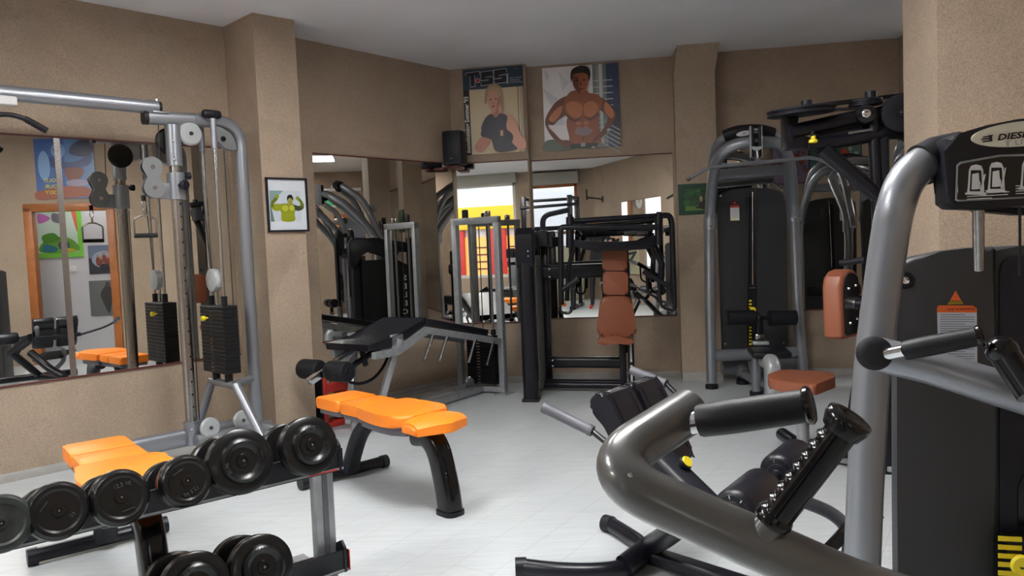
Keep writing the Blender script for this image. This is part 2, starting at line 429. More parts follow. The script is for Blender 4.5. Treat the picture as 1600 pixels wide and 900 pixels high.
# skirting boards
def skirt(name,a,b,n,h=.075,t=.018):
    s=MB(); a=V(a);b=V(b);n=V(n).normalized()
    prof=[(0,0),(t,0),(t,h*.72),(t*.55,h),(0,h)]
    s.prism([a+n*x+Z*z for x,z in prof],b-a,'skirt'); struct(s.build(name,loc=tuple((a+b)/2)))
skirt('baseboard_left',A1,Ac,An,.055)
Kn=(K2-K1).normalized(); skirt('baseboard_column_left',K1,K2,(Kn.y,-Kn.x,0))
skirt('baseboard_back_left',B0,BC,Bn,.07,.03)
skirt('baseboard_centre_left',BC,CDp,(0,-1,0),.06,.03)
skirt('baseboard_centre',D0,D1,(0,-1,0),.06,.03)
skirt('baseboard_column_centre',pf0,pf1,(-.1,-1,0),.09,.03)
skirt('baseboard_back_right',E0,E1,(0,-1,0),.075,.03)
s=MB()
for k in range(2):
    a=B0+Bn*(.03+.085*k)+Bd*.05; b=BC+Bn*(.03+.10*k)-Bd*.12
    s.prism([a,a+Bn*.08,a+Bn*.08+Z*(.034-.009*k),a+Z*(.034-.009*k)],b-a,'skirt')
tag(s.build('timber_ledge',loc=tuple((B0+BC)/2)),'low stepped ledge of grey boards along the wall behind the leg curl bench','ledge')
# ------------------------------------------------------------------ mirrors
def mirror(name,label,p,d,n,t0,t1,z0=.60,z1=2.11,seams=()):
    d=V(d).normalized(); n=V(n).normalized(); c=V(p)+d*((t0+t1)/2); c.z=(z0+z1)/2
    r=thing(name,label,'mirror',tuple(c),'mirror panels fixed around the gym walls')
    s=MB(); a=V(p)+d*t0; b=V(p)+d*t1
    s.prism([a+Z*z0,b+Z*z0,b+Z*z1,a+Z*z1],n*.006,'mirror'); s.build('mirror_glass',r)
    s=MB()
    for z in (z0,z1): s.box((a+b)/2+n*.006+Z*z,((b-a).length,.014,.011),'mtrim',(d,n,Z))
    s.build('mirror_edge_strip',r)
    for k,(t,m,w) in enumerate(seams):
        s=MB(); s.box(V(p)+d*t+n*.007+Z*((z0+z1)/2),(w,.006,z1-z0),m,(d,n,Z)); s.build('joint_strip',r)
    return r
mirror('wall_mirror','long wall mirror behind the silver cable tower on the left wall',Ac,-Ad,An,0.02,5.4,.585,2.115,((.055,'dullchrome',.006),(1.155,'dullchrome',.035),))
mirror('wall_mirror','mirror on the slanting wall between the left column and the speaker corner',B0,Bd,Bn,.02,(BC-B0).length-.02,.595,2.11)
Cd=(CDp-BC).normalized(); Cn=V((Cd.y,-Cd.x,0))
mirror('wall_mirror','narrow mirror under the magazine cover poster',BC,Cd,Cn,.03,(CDp-BC).length-.01,.58,2.11)
Dd=(D1-D0).normalized(); Dn=V((Dd.y,-Dd.x,0))
mirror('wall_mirror','mirror under the shirtless man poster, behind the black press machine',D0,Dd,Dn,.02,1.345,.59,2.11)
Ed=(E1-E0).normalized(); En=V((Ed.y,-Ed.x,0))
mirror('wall_mirror','mirror behind the silver lat pulldown machine',E0,Ed,En,.06,(E1-E0).length-.02,.612,2.16)
Gd=(DG1-DG0).normalized(); Gn=V((-Gd.y,Gd.x,0))
mirror('wall_mirror','mirror on the diagonal wall behind the photographer, seen inside the centre mirror',DG0,Gd,Gn,1.55,3.3,.6,2.12)
# ------------------------------------------------------------------ windows at the rear
def glassmat():
    m=bpy.data.materials.new('window_glass'); m.use_nodes=True; t=m.node_tree; t.nodes.clear()
    o=t.nodes.new('ShaderNodeOutputMaterial'); tr=t.nodes.new('ShaderNodeBsdfTransparent'); gl=t.nodes.new('ShaderNodeBsdfGlossy')
    gl.inputs['Roughness'].default_value=.02; mx=t.nodes.new('ShaderNodeMixShader'); mx.inputs[0].default_value=.06
    t.links.new(tr.outputs[0],mx.inputs[1]); t.links.new(gl.outputs[0],mx.inputs[2]); t.links.new(mx.outputs[0],o.inputs[0]); return m
M['glass']=glassmat()
def window(n,w,bars,fm,split):
    x0,x1,z0,z1=w; s=MB(); y=-3.05; fw=.07
    for x in (x0+fw/2,x1-fw/2): s.box((x,y,(z0+z1)/2),(fw,.09,z1-z0),fm,bev=.006)
    for z in [z0+fw/2,z1-fw/2]+list(split): s.box(((x0+x1)/2,y,z),(x1-x0,.09,fw),fm,bev=.006)
    o=struct(s.build('window_%d'%n,loc=((x0+x1)/2,-3.05,z0)))
    s=MB(); s.box(((x0+x1)/2,y,(z0+z1)/2),(x1-x0-.1,.008,z1-z0-.1),'glass'); s.build('pane',o)
    s=MB(); s.box(((x0+x1)/2,-2.93,z1+.13),(x1-x0+.14,.2,.27),'box',bev=.01)
    for k in range(int((x1-x0)/.05)): s.box((x0+.03+k*.05,-2.825,z1+.13),(.006,.008,.25),'box')
    s.build('shutter_box',o)
window(1,W1,0,'upvc',(1.88,)); window(2,W2,0,'wood',(1.55,))
# ------------------------------------------------------------------ street outside
s=MB(); s.box((-4,-9,-.35),(30,12,.1),'asphalt'); struct(s.build('ground',loc=(-4,-9,-.3)))
sf=thing('storefront','shop across the street with yellow fascia and red window surround','shop',(-5,-10,-.3))
s=MB(); s.box((-5.5,-10.4,2.4),(13,.4,5.4),colr(225,226,230),bev=0); s.box((-5.2,-10.15,4.0),(.9,.1,1.0),colr(120,125,130)); s.build('facade',sf)
s=MB(); s.box((-8.0,-10.05,2.25),(6.4,.24,.75),colr(250,205,20),bev=.02); s.build('fascia_sign',sf)
s=MB()
for x in (-10.9,-9.4,-7.9,-6.4,-5.0): s.box((x,-10.1,.75),(.62,.2,2.2),colr(205,30,25),bev=.01)
s.box((-8.0,-10.1,-.15),(6.3,.2,.45),colr(190,30,25)); s.build('red_surround',sf)
s=MB()
wm=mat('lit_shop_window',(.8,.45,.12),.4,emit=(1.0,.42,.10),estr=.55)
for x in (-10.15,-8.65,-7.15,-5.7):
    s.box((x,-10.16,.85),(1.1,.05,1.55),wm)
    for k in range(5): s.box((x+.05,-10.12,.3+k*.24),(.7,.03,.05),colr(110,50,20))
s.build('shop_window',sf)
s=MB()
for k in range(3): s.tube(catmull([(-7.9+k*.35,-10.17,3.6),(-7.7+k*.35,-10.17,4.0),(-7.45+k*.35,-10.17,3.75)],5),.03,colr(120,125,135),6)
s.tube([(x,-10.17,z) for x,z in ell(-7.4,3.75,.85,.42,24)],.03,colr(120,125,135),6); s.build('wall_graffiti',sf)
bl=thing('street_building','pale building opposite the second rear window','building',(2.5,-9,-.3))
s=MB(); s.box((4.4,-9.2,3.0),(6.6,.5,6.6),colr(238,238,240)); s.build('wall',bl)
s=MB()
for i in range(3):
    for k in range(2): s.box((2.3+i*1.7,-8.93,1.6+k*2.2),(.8,.06,1.1),colr(190,196,205))
s.build('window',bl)
# ------------------------------------------------------------------ ceiling lamps
def lamp(x,y,rz,lab,w=1.2,d=.6):
    r=thing('ceiling_light',lab,'light',(x,y,H),'ceiling panel lights')
    ax=(V((math.cos(rz),math.sin(rz),0)),V((-math.sin(rz),math.cos(rz),0)),Z)
    s=MB()
    for sx in (-1,1): s.box(V((x,y,H-.03))+ax[0]*sx*w/2,(.03,d+.03,.06),'white',ax)
    for sx in (-1,1): s.box(V((x,y,H-.03))+ax[1]*sx*d/2,(w+.03,.03,.06),'white',ax)
    s.build('lamp_frame',r)
    s=MB(); s.box((x,y,H-.04),(w-.03,d-.03,.02),'lightdiff',ax); s.build('diffuser',r)
lamp(5.95,5.78,0,'bright ceiling panel light reflected at the left end of the slanting mirror',.9,.45)
lamp(-2.6,1.5,.8,'ceiling panel light above the left side of the gym, in front of the long mirror')
lamp(.1,2.5,.0,'ceiling panel light above the middle of the gym')
lamp(-5.0,-.4,.0,'ceiling panel light near the rear windows')
lamp(-.9,3.9,.8,'ceiling panel light above the two orange benches',.9,.3)
lamp(7.9,4.7,1.57,'ceiling panel light in front of the far doorway',.6,.3)
s=MB(); s.box(RW(1.2,.7,2.57),(.22,.24,.03),'lightdiff'); tag(s.build('ceiling_light',loc=tuple(RW(1.2,.7,2.6))),'corridor ceiling light behind the wide wooden doorway','light','ceiling panel lights')
# ------------------------------------------------------------------ pictures
class Pic:
    # flat picture on a wall: corner o (lower left), axes u,v and normal n, size w,h ; drawing units 0..1
    def __init__(p,o,u,v,n,w,h,th=.012,edge=None,lift=.0006):
        p.o=V(o);p.u=V(u);p.v=V(v);p.n=V(n);p.w=w;p.h=h;p.k=0;p.th=th;p.s=MB();p.lift=lift
        p.s.prism([p.o,p.o+p.u*w,p.o+p.u*w+p.v*h,p.o+p.v*h],p.n*th,edge or colr(230,230,228))
    def P(p,pts,c,lv=None):
        if lv is None: p.k+=1; lv=p.k
        q=[p.o+p.u*(x*p.w)+p.v*(y*p.h)+p.n*(p.th+p.lift*lv) for x,y in pts]
        f=p.s.bm.faces.new([p.s.bm.verts.new(a) for a in q]); f.material_index=p.s.mi(colr(*c)); f.smooth=False
    def R(p,x0,y0,x1,y1,c): p.P([(x0,y0),(x1,y0),(x1,y1),(x0,y1)],c)
    def E(p,x,y,rx,ry,c,a=0,n=20): p.P(ell(x,y,rx,ry,n,a),c)
    def S(p,pts,c,n=5):            # smooth closed blob
        P=[V((x,y,0)) for x,y in pts]; N=len(P); out=[]
        for i in range(N):
            a,b,c_,d=P[i-1],P[i],P[(i+1)%N],P[(i+2)%N]
            for k in range(n):
                t=k/n; q=.5*((2*b)+(c_-a)*t+(2*a-5*b+4*c_-d)*t*t+(3*b-a-3*c_+d)*t**3); out.append((q.x,q.y))
        p.P(out,c)
    def T(p,txt,x,y,h,c,bold=0,sx=1,ang=0,align='LEFT',shear=0):
        p.k+=1; ca,sa=math.cos(ang),math.sin(ang)
        p.s.text(txt,p.o+p.u*(x*p.w)+p.v*(y*p.h)+p.n*(p.th+p.lift*p.k),p.u*ca+p.v*sa,-p.u*sa+p.v*ca,h*p.h,colr(*c),align,bold,shear,sx)
    def done(p,name,label,cat,group='pictures on the gym walls'):
        return tag(p.s.build(name,loc=tuple(p.o+p.u*p.w/2),norm=False),label,cat,group)
def shade(c,k): return tuple(max(0,min(255,int(x*k))) for x in c)
# magazine cover poster in the corner
po=BC+Cd*.135+Cn*.004+Z*2.185
u2=(Cd+Z*0.0).normalized()
p=Pic(po,u2,Z,Cn,.575,.80,edge=colr(70,60,50))
p.R(0,0,1,1,(208,190,156)); p.R(0,0,.10,.76,(22,22,30)); p.R(0,.76,1,1,(38,60,80))
p.R(.90,0,.915,.76,(120,100,80)); p.R(.94,0,.95,.76,(150,130,105)); p.R(.965,0,1,.76,(160,140,112))
def blk(c,g):
    for pts in ([(.06,.955),(.28,.965),(.28,.925),(.20,.922),(.20,.80),(.13,.797),(.13,.918),(.06,.915)],
                [(.31,.80),(.51,.81),(.51,.893),(.385,.888),(.385,.912),(.51,.918),(.51,.962),(.31,.955),(.31,.86),(.435,.865),(.435,.842),(.31,.838)],
                [(.53,.81),(.73,.82),(.73,.903),(.605,.898),(.605,.922),(.73,.928),(.73,.972),(.53,.965),(.53,.87),(.655,.875),(.655,.852),(.53,.848)]):
        cx=sum(q[0] for q in pts)/len(pts); cy=sum(q[1] for q in pts)/len(pts)
        p.P([(x+g*(1 if x>cx else -1),y+g*.8*(1 if y>cy else -1)) for x,y in pts],c)
blk((200,203,206),.008); blk((14,16,30),0)
p.E(.255,.86,.038,.028,(200,205,210)); p.E(.255,.86,.030,.022,(200,25,50)); p.R(.22,.805,.29,.828,(16,18,30))
for k in range(6): p.R(.735,.80+k*.02,.765,.815+k*.02,(170,180,186))
for k,t in enumerate(('Sport + Fitness','Bodybuilding','und Gesundheit')): p.T(t,.79,.855-.026*k,.016,(200,205,205),0,1.0)
p.T('Nr. 3',.87,.96,.012,(180,190,200))
p.T("Bestellkatalog Sommer '93",.082,.02,.052,(215,212,200),.03,.86,PI/2)
sk=(214,156,132)
p.S([(.36,.66),(.38,.74),(.46,.80),(.56,.80),(.64,.76),(.67,.66),(.665,.50),(.62,.44),(.60,.52),(.57,.62),(.48,.70),(.41,.68),(.385,.58),(.35,.60)],(168,140,112))
p.S([(.30,.04),(.24,.02),(.18,.05),(.16,.10),(.28,.20),(.40,.22),(.42,.14)],(190,125,105))
p.S([(.50,.54),(.62,.54),(.64,.46),(.76,.44),(.86,.36),(.93,.20),(1.0,.14),(1.0,.04),(.82,.04),(.60,.16),(.42,.30),(.40,.40)],sk)
p.S([(.36,.42),(.46,.46),(.52,.42),(.60,.46),(.72,.42),(.70,.30),(.78,.12),(.86,.03),(.52,.02),(.44,.16),(.33,.20),(.28,.30)],(40,42,58))
p.S([(.34,.20),(.27,.22),(.30,.30),(.36,.30)],(32,32,44)); p.S([(.60,.18),(.70,.26),(.80,.20),(.78,.12),(.66,.10)],(32,38,52))
p.R(.58,.19,.66,.27,(120,60,50)); p.R(.60,.20,.64,.26,(190,180,170))
p.S([(.50,.53),(.57,.53),(.58,.44),(.50,.42)],(176,122,102)); p.S([(.41,.68),(.47,.73),(.56,.71),(.60,.60),(.57,.52),(.50,.47),(.44,.52),(.40,.62)],(202,152,130)); p.S([(.40,.70),(.43,.76),(.52,.78),(.61,.75),(.64,.67),(.60,.66),(.55,.715),(.46,.72),(.42,.66)],(180,152,122)); p.S([(.56,.50),(.60,.60),(.60,.66),(.58,.62),(.55,.53)],(170,118,100))
p.E(.46,.625,.022,.008,(120,80,70)); p.E(.545,.63,.022,.008,(120,80,70)); p.E(.50,.545,.028,.009,(170,70,70)); p.S([(.50,.60),(.515,.57),(.495,.565)],(180,125,105))
p.done('poster','faded magazine cover poster of a blonde woman in boxing gloves, beside the corner speaker','poster')
# shirtless man poster
o=OP(852,236,D0,Dd); o.z=2.20; o=o+Dn*.004
p=Pic(o,Dd,Z,Dn,.715,.775,edge=colr(60,50,45))
p.R(0,0,1,1,(240,238,240)); p.R(0,0,.62,.06,(90,100,88)); p.S([(0,0),(.4,0),(.3,.1),(.1,.13),(0,.10)],(84,96,84))
p.R(.66,.0,.84,1,(120,128,128)); p.R(.70,.55,.80,.99,(150,150,140)); p.R(.84,.0,1,1,(52,66,96)); p.R(.90,.0,1,.45,(38,48,62))
p.R(.745,.05,.785,1,(205,208,205))
for k in range(6): p.R(.67,.42+k*.075,.92,.432+k*.075,(196,200,198))
for k in range(6): p.P([(.72,.36-.055*k),(1.0,.20-.055*k),(1.0,.185-.055*k),(.72,.345-.055*k)],(170,178,182))
for pts in ([(.0,.75),(.2,.62),(.12,.5)],[(.22,.95),(.35,.8),(.26,.7)],[(.1,.3),(.22,.42),(.28,.3)],[(.02,.98),(.1,.9),(.06,.82)]): p.P(pts,(216,216,222))
B1,B2,B3=(150,82,48),(110,54,32),(190,116,74)
p.S([(.33,.40),(.30,.30),(.33,.14),(.34,.05),(.72,.05),(.73,.14),(.72,.30),(.72,.42),(.62,.5),(.45,.5)],B1)           # trunk
p.S([(.36,.60),(.28,.58),(.20,.50),(.12,.42),(.07,.34),(.06,.28),(.12,.22),(.22,.12),(.30,.11),(.38,.07),(.42,.03),(.38,.01),(.33,.03),(.28,.02),(.20,.08),(.10,.16),(.03,.28),(.02,.36),(.06,.45),(.16,.57),(.27,.63),(.36,.64)],B2)
p.S([(.26,.60),(.16,.52),(.06,.40),(.05,.33),(.12,.30),(.20,.36),(.30,.42),(.34,.52)],B2)
p.S([(.66,.62),(.76,.60),(.86,.52),(.95,.40),(.93,.32),(.86,.22),(.76,.12),(.68,.08),(.63,.05),(.66,.12),(.76,.20),(.83,.30),(.84,.36),(.78,.42),(.70,.50)],B2)
p.S([(.40,.70),(.30,.62),(.27,.52),(.30,.42),(.38,.36),(.50,.37),(.60,.35),(.70,.38),(.76,.48),(.78,.56),(.72,.63),(.60,.66)],B1)
p.S([(.30,.50),(.34,.42),(.42,.37),(.50,.40),(.51,.52),(.42,.57),(.33,.56)],B3); p.S([(.54,.52),(.54,.40),(.61,.37),(.70,.42),(.72,.50),(.64,.56)],B3)
p.S([(.31,.42),(.40,.35),(.50,.385),(.505,.375),(.40,.325),(.30,.40)],(84,40,24)); p.S([(.54,.385),(.62,.355),(.71,.41),(.71,.39),(.62,.33),(.54,.37)],(84,40,24))
p.S([(.07,.38),(.13,.34),(.22,.42),(.26,.52),(.18,.50)],B3); p.S([(.80,.44),(.88,.34),(.93,.38),(.90,.46),(.82,.54)],B3)
for yy in (.30,.24,.18): 
    for xx in (.46,.555): p.E(xx,yy,.04,.024,B3)
p.E(.52,.20,.12,.05,(150,124,130)); p.E(.51,.115,.012,.016,(80,40,26))
p.R(.34,.015,.70,.055,(24,24,28)); p.R(.48,.02,.54,.065,(150,150,150))
p.S([(.42,.62),(.43,.70),(.57,.70),(.60,.62),(.55,.60)],B1)
p.S([(.40,.86),(.41,.75),(.46,.68),(.51,.655),(.56,.68),(.595,.75),(.61,.86),(.56,.93),(.46,.93)],(160,92,58))
p.S([(.40,.86),(.41,.75),(.46,.68),(.50,.66),(.48,.75),(.47,.86)],B2)
p.S([(.385,.80),(.375,.88),(.40,.95),(.48,.985),(.56,.985),(.62,.95),(.635,.87),(.61,.80),(.60,.87),(.55,.90),(.47,.90),(.41,.88)],(28,22,22))
p.E(.455,.815,.028,.008,(40,22,18)); p.E(.55,.815,.028,.008,(40,22,18)); p.E(.505,.71,.035,.008,(90,40,34)); p.S([(.50,.80),(.525,.755),(.495,.75)],B2)
p.E(.85,.20,.025,.018,(190,190,190))
p.done('poster','square colour poster of a shirtless muscular man with hands on hips above the centre mirror','poster')
# small green poster on the centre column
pd=(pf1-pf0).normalized(); pn=V((pd.y,-pd.x,0))
o=pf0+pd*.008+pn*.004+Z*1.525
p=Pic(o,pd,Z,pn,.345,.275,edge=colr(10,50,35),th=.008)
p.R(0,0,1,1,(8,62,44)); p.R(.17,.12,.95,.84,(44,84,48)); p.R(.17,.12,.95,.27,(96,128,60))
rnd=random.Random(3)
for k in range(26):
    c=shade((34,74,38),rnd.uniform(.6,1.6)); p.E(.19+rnd.random()*.7,.36+rnd.random()*.42,.05+rnd.random()*.05,.05+rnd.random()*.06,c)
p.S([(.50,.26),(.56,.40),(.54,.55),(.60,.66),(.66,.60),(.64,.45),(.70,.30),(.76,.18),(.60,.16)],(44,38,34)); p.S([(.56,.40),(.53,.52),(.58,.60),(.62,.52),(.60,.42)],(150,140,104)); p.E(.61,.65,.03,.04,(60,44,34)); p.E(.50,.22,.07,.03,(30,34,26))
p.done('poster','small green poster of a figure kneeling before trees, on the centre column','poster')
# framed photograph on the left column
kd=(K2-K1).normalized(); kn=V((kd.y,-kd.x,0))
o=K1+kd*.018+kn*.004+Z*1.478
fr=thing('framed_photo','black framed photo of a green-tinted flexing bodybuilder on the left column','picture',tuple(o+kd*.15))
s=MB(); w,h=.312,.385; fw=.013
s.box(o+kd*(w/2)+Z*(fw/2)+kn*.009,(w,.022,fw),'plastic',(kd,kn,Z)); s.box(o+kd*(w/2)+Z*(h-fw/2)+kn*.009,(w,.022,fw),'plastic',(kd,kn,Z))
for t in (fw/2,w-fw/2): s.box(o+kd*t+Z*(h/2)+kn*.009,(fw,.022,h),'plastic',(kd,kn,Z))
s.build('frame',fr)
p=Pic(o+kd*fw+Z*fw,kd,Z,kn,w-2*fw,h-2*fw,th=.006,edge=colr(205,212,220))
p.R(0,0,1,1,(205,212,220)); p.R(.04,.17,.86,.78,(190,200,210)); p.P([(.04,.78),(.40,.78),(.04,.50)],(128,156,156)); p.P([(.04,.17),(.14,.17),(.06,.5),(.04,.5)],(100,120,120))
g1,g2,g3=(140,150,28),(96,110,26),(176,182,60)
p.S([(.34,.18),(.32,.34),(.26,.46),(.34,.52),(.62,.52),(.74,.46),(.68,.34),(.66,.18)],g1)
p.S([(.34,.50),(.22,.52),(.10,.50),(.06,.46),(.12,.40),(.24,.38),(.34,.42)],g1); p.S([(.06,.46),(.08,.56),(.20,.66),(.26,.68),(.24,.60),(.14,.52),(.14,.46)],g2); p.E(.235,.665,.05,.038,g1)
p.S([(.64,.50),(.78,.48),(.90,.48),(.93,.44),(.86,.40),(.76,.38),(.66,.42)],(60,70,44)); p.S([(.93,.45),(.92,.54),(.82,.64),(.76,.62),(.84,.54),(.84,.47)],g2); p.E(.77,.635,.045,.036,g1)
p.S([(.34,.42),(.42,.37),(.50,.40),(.50,.47),(.40,.49)],g3); p.S([(.54,.40),(.62,.38),(.68,.43),(.64,.49),(.54,.47)],g3)
p.S([(.52,.50),(.50,.58),(.54,.64),(.60,.64),(.63,.58),(.61,.50)],(150,150,70)); p.S([(.49,.58),(.49,.66),(.55,.70),(.62,.69),(.65,.63),(.63,.58),(.60,.63),(.53,.63)],(22,22,24))
p.E(.595,.57,.01,.006,(40,40,20)); p.E(.555,.57,.01,.006,(40,40,20)); p.E(.575,.53,.018,.006,(80,60,30))
p.s.build('photo_print',fr,norm=False)
# posters and sign seen only in the mirrors
rn=-Rn
def onR(t,z): return RW(t,-.004,z)
o=onR(1.57,2.16)
p=Pic(o,-Rd,Z,rn,.70,.78,edge=colr(180,190,200))
p.R(0,0,1,1,(60,96,160)); p.R(.0,.0,.5,1,(84,124,178)); p.S([(.0,.05),(.3,.02),(.7,.0),(1,.0),(1,.12),(.6,.2),(.2,.2)],(150,80,60))
p.S([(.05,.75),(.3,.62),(.6,.62),(.75,.7),(.8,.55),(.5,.5),(.2,.52),(.05,.6)],(44,66,120)); p.S([(.1,1),(.35,.9),(.4,.75),(.15,.7),(.0,.8)],(40,50,80)); p.S([(.2,.5),(.5,.5),(.45,.3),(.25,.34)],(120,60,50))
p.E(.6,.8,.12,.13,(110,150,200)); p.E(.85,.55,.1,.25,(120,160,205)); p.E(.3,.26,.2,.06,(150,140,170))
for k,t in enumerate(('MOLD','YOUR','BODY')): p.T(t,.58,.28-.1*k,.06,(200,190,60),.02,1.1)
p.done('poster','blue bodybuilding poster above the wide wooden doorway, seen in the long mirror','poster')
def onC(t,z): return RW(t,1.262,z)
rn2=-Rn
p=Pic(onC(1.02,1.40),-Rd,Z,rn2,.62,.72,edge=colr(120,200,70))
p.R(0,0,1,1,(130,210,80)); p.R(.1,.1,.97,.92,(206,226,214)); p.S([(.12,.12),(.9,.12),(.8,.35),(.4,.42),(.15,.3)],(110,170,70)); p.S([(.5,.35),(.6,.5),(.85,.45),(.8,.3)],(90,150,60)); p.S([(.4,.85),(.6,.9),(.62,.75),(.45,.7)],(120,120,130)); p.S([(.1,.5),(.2,.9),(.15,.95),(.1,.9)],(210,110,90)); p.S([(.65,.8),(.9,.9),(.9,.7)],(200,120,190)); p.S([(.3,.3),(.5,.32),(.5,.18),(.32,.15)],(90,90,110)); p.S([(.55,.2),(.8,.28),(.85,.14),(.6,.12)],(60,130,150)); p.S([(.15,.14),(.4,.2),(.35,.1)],(210,190,60))
p.done('poster','colourful hand-painted animal picture on a lime green backing in the corridor','poster')
p=Pic(onC(1.50,1.14),-Rd,Z,rn2,.42,.42,edge=colr(60,66,84))
p.R(0,0,1,1,(110,124,150)); p.R(0,0,1,.55,(50,52,66)); p.E(.5,.5,.4,.3,(150,160,180))
for x,y in ((.3,.42),(.5,.52),(.7,.44),(.4,.4),(.62,.38)): p.E(x,y,.07,.16,(120,60,44)); p.E(x,y+.18,.035,.05,(170,120,100))
p.E(.5,.22,.16,.13,(34,36,46)); p.done('poster','small dark square poster of a group of athletes in the corridor','poster')
p=Pic(onC(1.56,.52),-Rd,Z,rn2,.50,.52,edge=colr(20,20,20))
p.R(0,0,1,1,(110,112,112)); p.S([(.5,.9),(.6,.8),(.7,.6),(.62,.3),(.5,.05),(.42,.3),(.36,.6),(.42,.8)],(60,60,60)); p.E(.5,.88,.06,.08,(70,70,70)); p.S([(.3,.7),(.4,.6),(.3,.45),(.25,.55)],(70,70,70))
p.done('poster','grey photograph of a standing bodybuilder low on the corridor wall','poster')
s=MB(); s.box(onC(.86,1.23)+rn2*.008,(.09,.016,.09),'white',(Rd,Rn,Z),.004); tag(s.build('light_switch',loc=tuple(onC(.86,1.23))),'square white light switch below the lime green picture','switch')
s=MB()
a=RW(1.66,.55,0); s.cyl(a,a+Z*.95,.02,'chrome'); s.cyl(a+Z*.97,RW(1.9,.95,.45),.022,'chrome'); s.cyl(RW(1.9,.95,0),RW(1.9,.95,.46),.02,'chrome')
tag(s.build('stair_handrail',loc=tuple(a)),'sloping chrome handrail in the corridor beyond the doorway','handrail')
# exit sign and tube lamp on the far wall
es=thing('exit_sign','green emergency exit sign high on the far wall beside the far doorway','sign',(8.79,5.6,2.3))
s=MB(); s.box((8.785,5.80,2.36),(.03,.42,.19),'white',bev=.004); s.build('sign_body',es)
s=MB(); gm=mat('exit_green',(.01,.28,.09),.4,emit=(.01,.5,.16),estr=.25); s.box((8.767,5.80,2.36),(.006,.36,.13),gm); s.build('sign_face',es)
s=MB(); s.text('EXIT',(8.763,5.85,2.335),(0,-1,0),Z,.05,'white'); s.box((8.763,5.92,2.36),(.002,.07,.10),'white'); s.prism([(8.763,5.69,2.33),(8.763,5.66,2.36),(8.763,5.69,2.39)],V((-.002,0,0)),'white'); s.build('sign_lettering',es)
s=MB(); s.cyl((8.74,5.55,2.62),(8.74,6.4,2.62),.035,'white',16); s.box((8.775,5.97,2.62),(.06,.8,.06),'white'); tag(s.build('tube_lamp',loc=(8.8,5.97,2.6)),'unlit fluorescent tube lamp above the exit sign','light')
# wall clock in the narrow mirror
ck=thing('wall_clock','round white wall clock on the rear wall between the windows','clock',(-3.03,-2.99,2.25))
s=MB(); s.lathe((-3.03,-3.0,2.25),(0,1,0),[(0,.16),(.03,.16),(.04,.15)],'white'); s.build('clock_case',ck)
s=MB(); s.box((-3.03,-2.955,2.29),(.012,.004,.09),'black'); s.box((-3.0,-2.955,2.25),(.07,.004,.012),'black'); s.build('clock_hands',ck)
# gallery of small pictures on the wall behind the lat machine's reflection
nn=(KQ-FR).normalized(); nn=V((-nn.y,nn.x,0)); 
if nn.y<0: nn=-nn
fd=(FR-KQ).normalized()
def onF(t,z): return KQ+fd*t+Z*z+nn*.004
specs=[(1.15,2.05,.62,.36,'long teal picture of water plants on the wall behind the right column'),(.62,1.95,.45,.5,'tall picture of a violet-clad figure beside the long teal picture'),
       (1.62,1.42,.24,.26,'small square photo of a red-brown bodybuilder'),(1.66,1.02,.27,.38,'collage of small gym photos below the square photo'),(.95,1.35,.5,.28,'wide dark photo with a white border near the right column')]
for i,(t,z,w,h,lab) in enumerate(specs):
    p=Pic(onF(t+w/2,z),-fd,Z,nn,w,h,edge=colr(30,30,32))
    rr=random.Random(i+5)
    base=[(70,104,100),(128,112,140),(150,160,168),(205,205,208),(60,60,64)][i]; p.R(0.02,0.02,.98,.98,base)
    cols=[[(50,90,96),(110,130,110),(180,60,40),(150,170,170)],[(180,150,160),(50,90,200),(130,70,50),(90,80,120)],[(150,60,30),(120,50,30),(40,40,44)],[(60,60,110),(40,40,44),(170,160,190),(120,60,60)],[(30,30,34),(190,190,190),(110,80,70)]][i]
    for k in range(22):
        x,y=rr.uniform(.08,.86),rr.uniform(.08,.86); a,b=rr.uniform(.02,.07),rr.uniform(.03,.1)
        p.E(x,y,a,b,rr.choice(cols),n=10)
    p.done('picture',lab,'picture')
# ------------------------------------------------------------------ speaker
cb=OP(709,256,BC,(1,-.35,0),.13)
spk=thing('wall_speaker','small black loudspeaker mounted high in the corner left of the magazine poster','speaker',(cb.x,cb.y,cb.z))
sx=V((.93,.36,0)).normalized(); sx=V((.97,-.24,0)).normalized(); sn=V((sx.y,-sx.x,0))
c=QY(709,232,7.18)
s=MB(); s.prism([c+sx*a+sn*b-Z*.155 for a,b in [(-.10,-.08),(-.10,.03),(-.085,.065),(-.045,.085),(.045,.085),(.085,.065),(.10,.03),(.10,-.08)]],Z*.31,'speaker',.012)
s.build('cabinet',spk)
s=MB(); s.box(c+sn*.088,(.15,.004,.27),'plastic',(sx,sn,Z),.001); s.build('grille',spk)
s=MB(); s.box(c+sn*.091-Z*.10,(.03,.003,.006),'greyletter',(sx,sn,Z)); s.build('badge',spk)
s=MB(); s.box(c-sn*.06-Z*.172,(.10,.20,.03),'mtrim',(sx,sn,Z),.01); s.box(c-sn*.05-sx*.16-Z*.178,(.11,.12,.024),'mtrim',(sx,sn,Z),.01); s.build('bracket',spk)
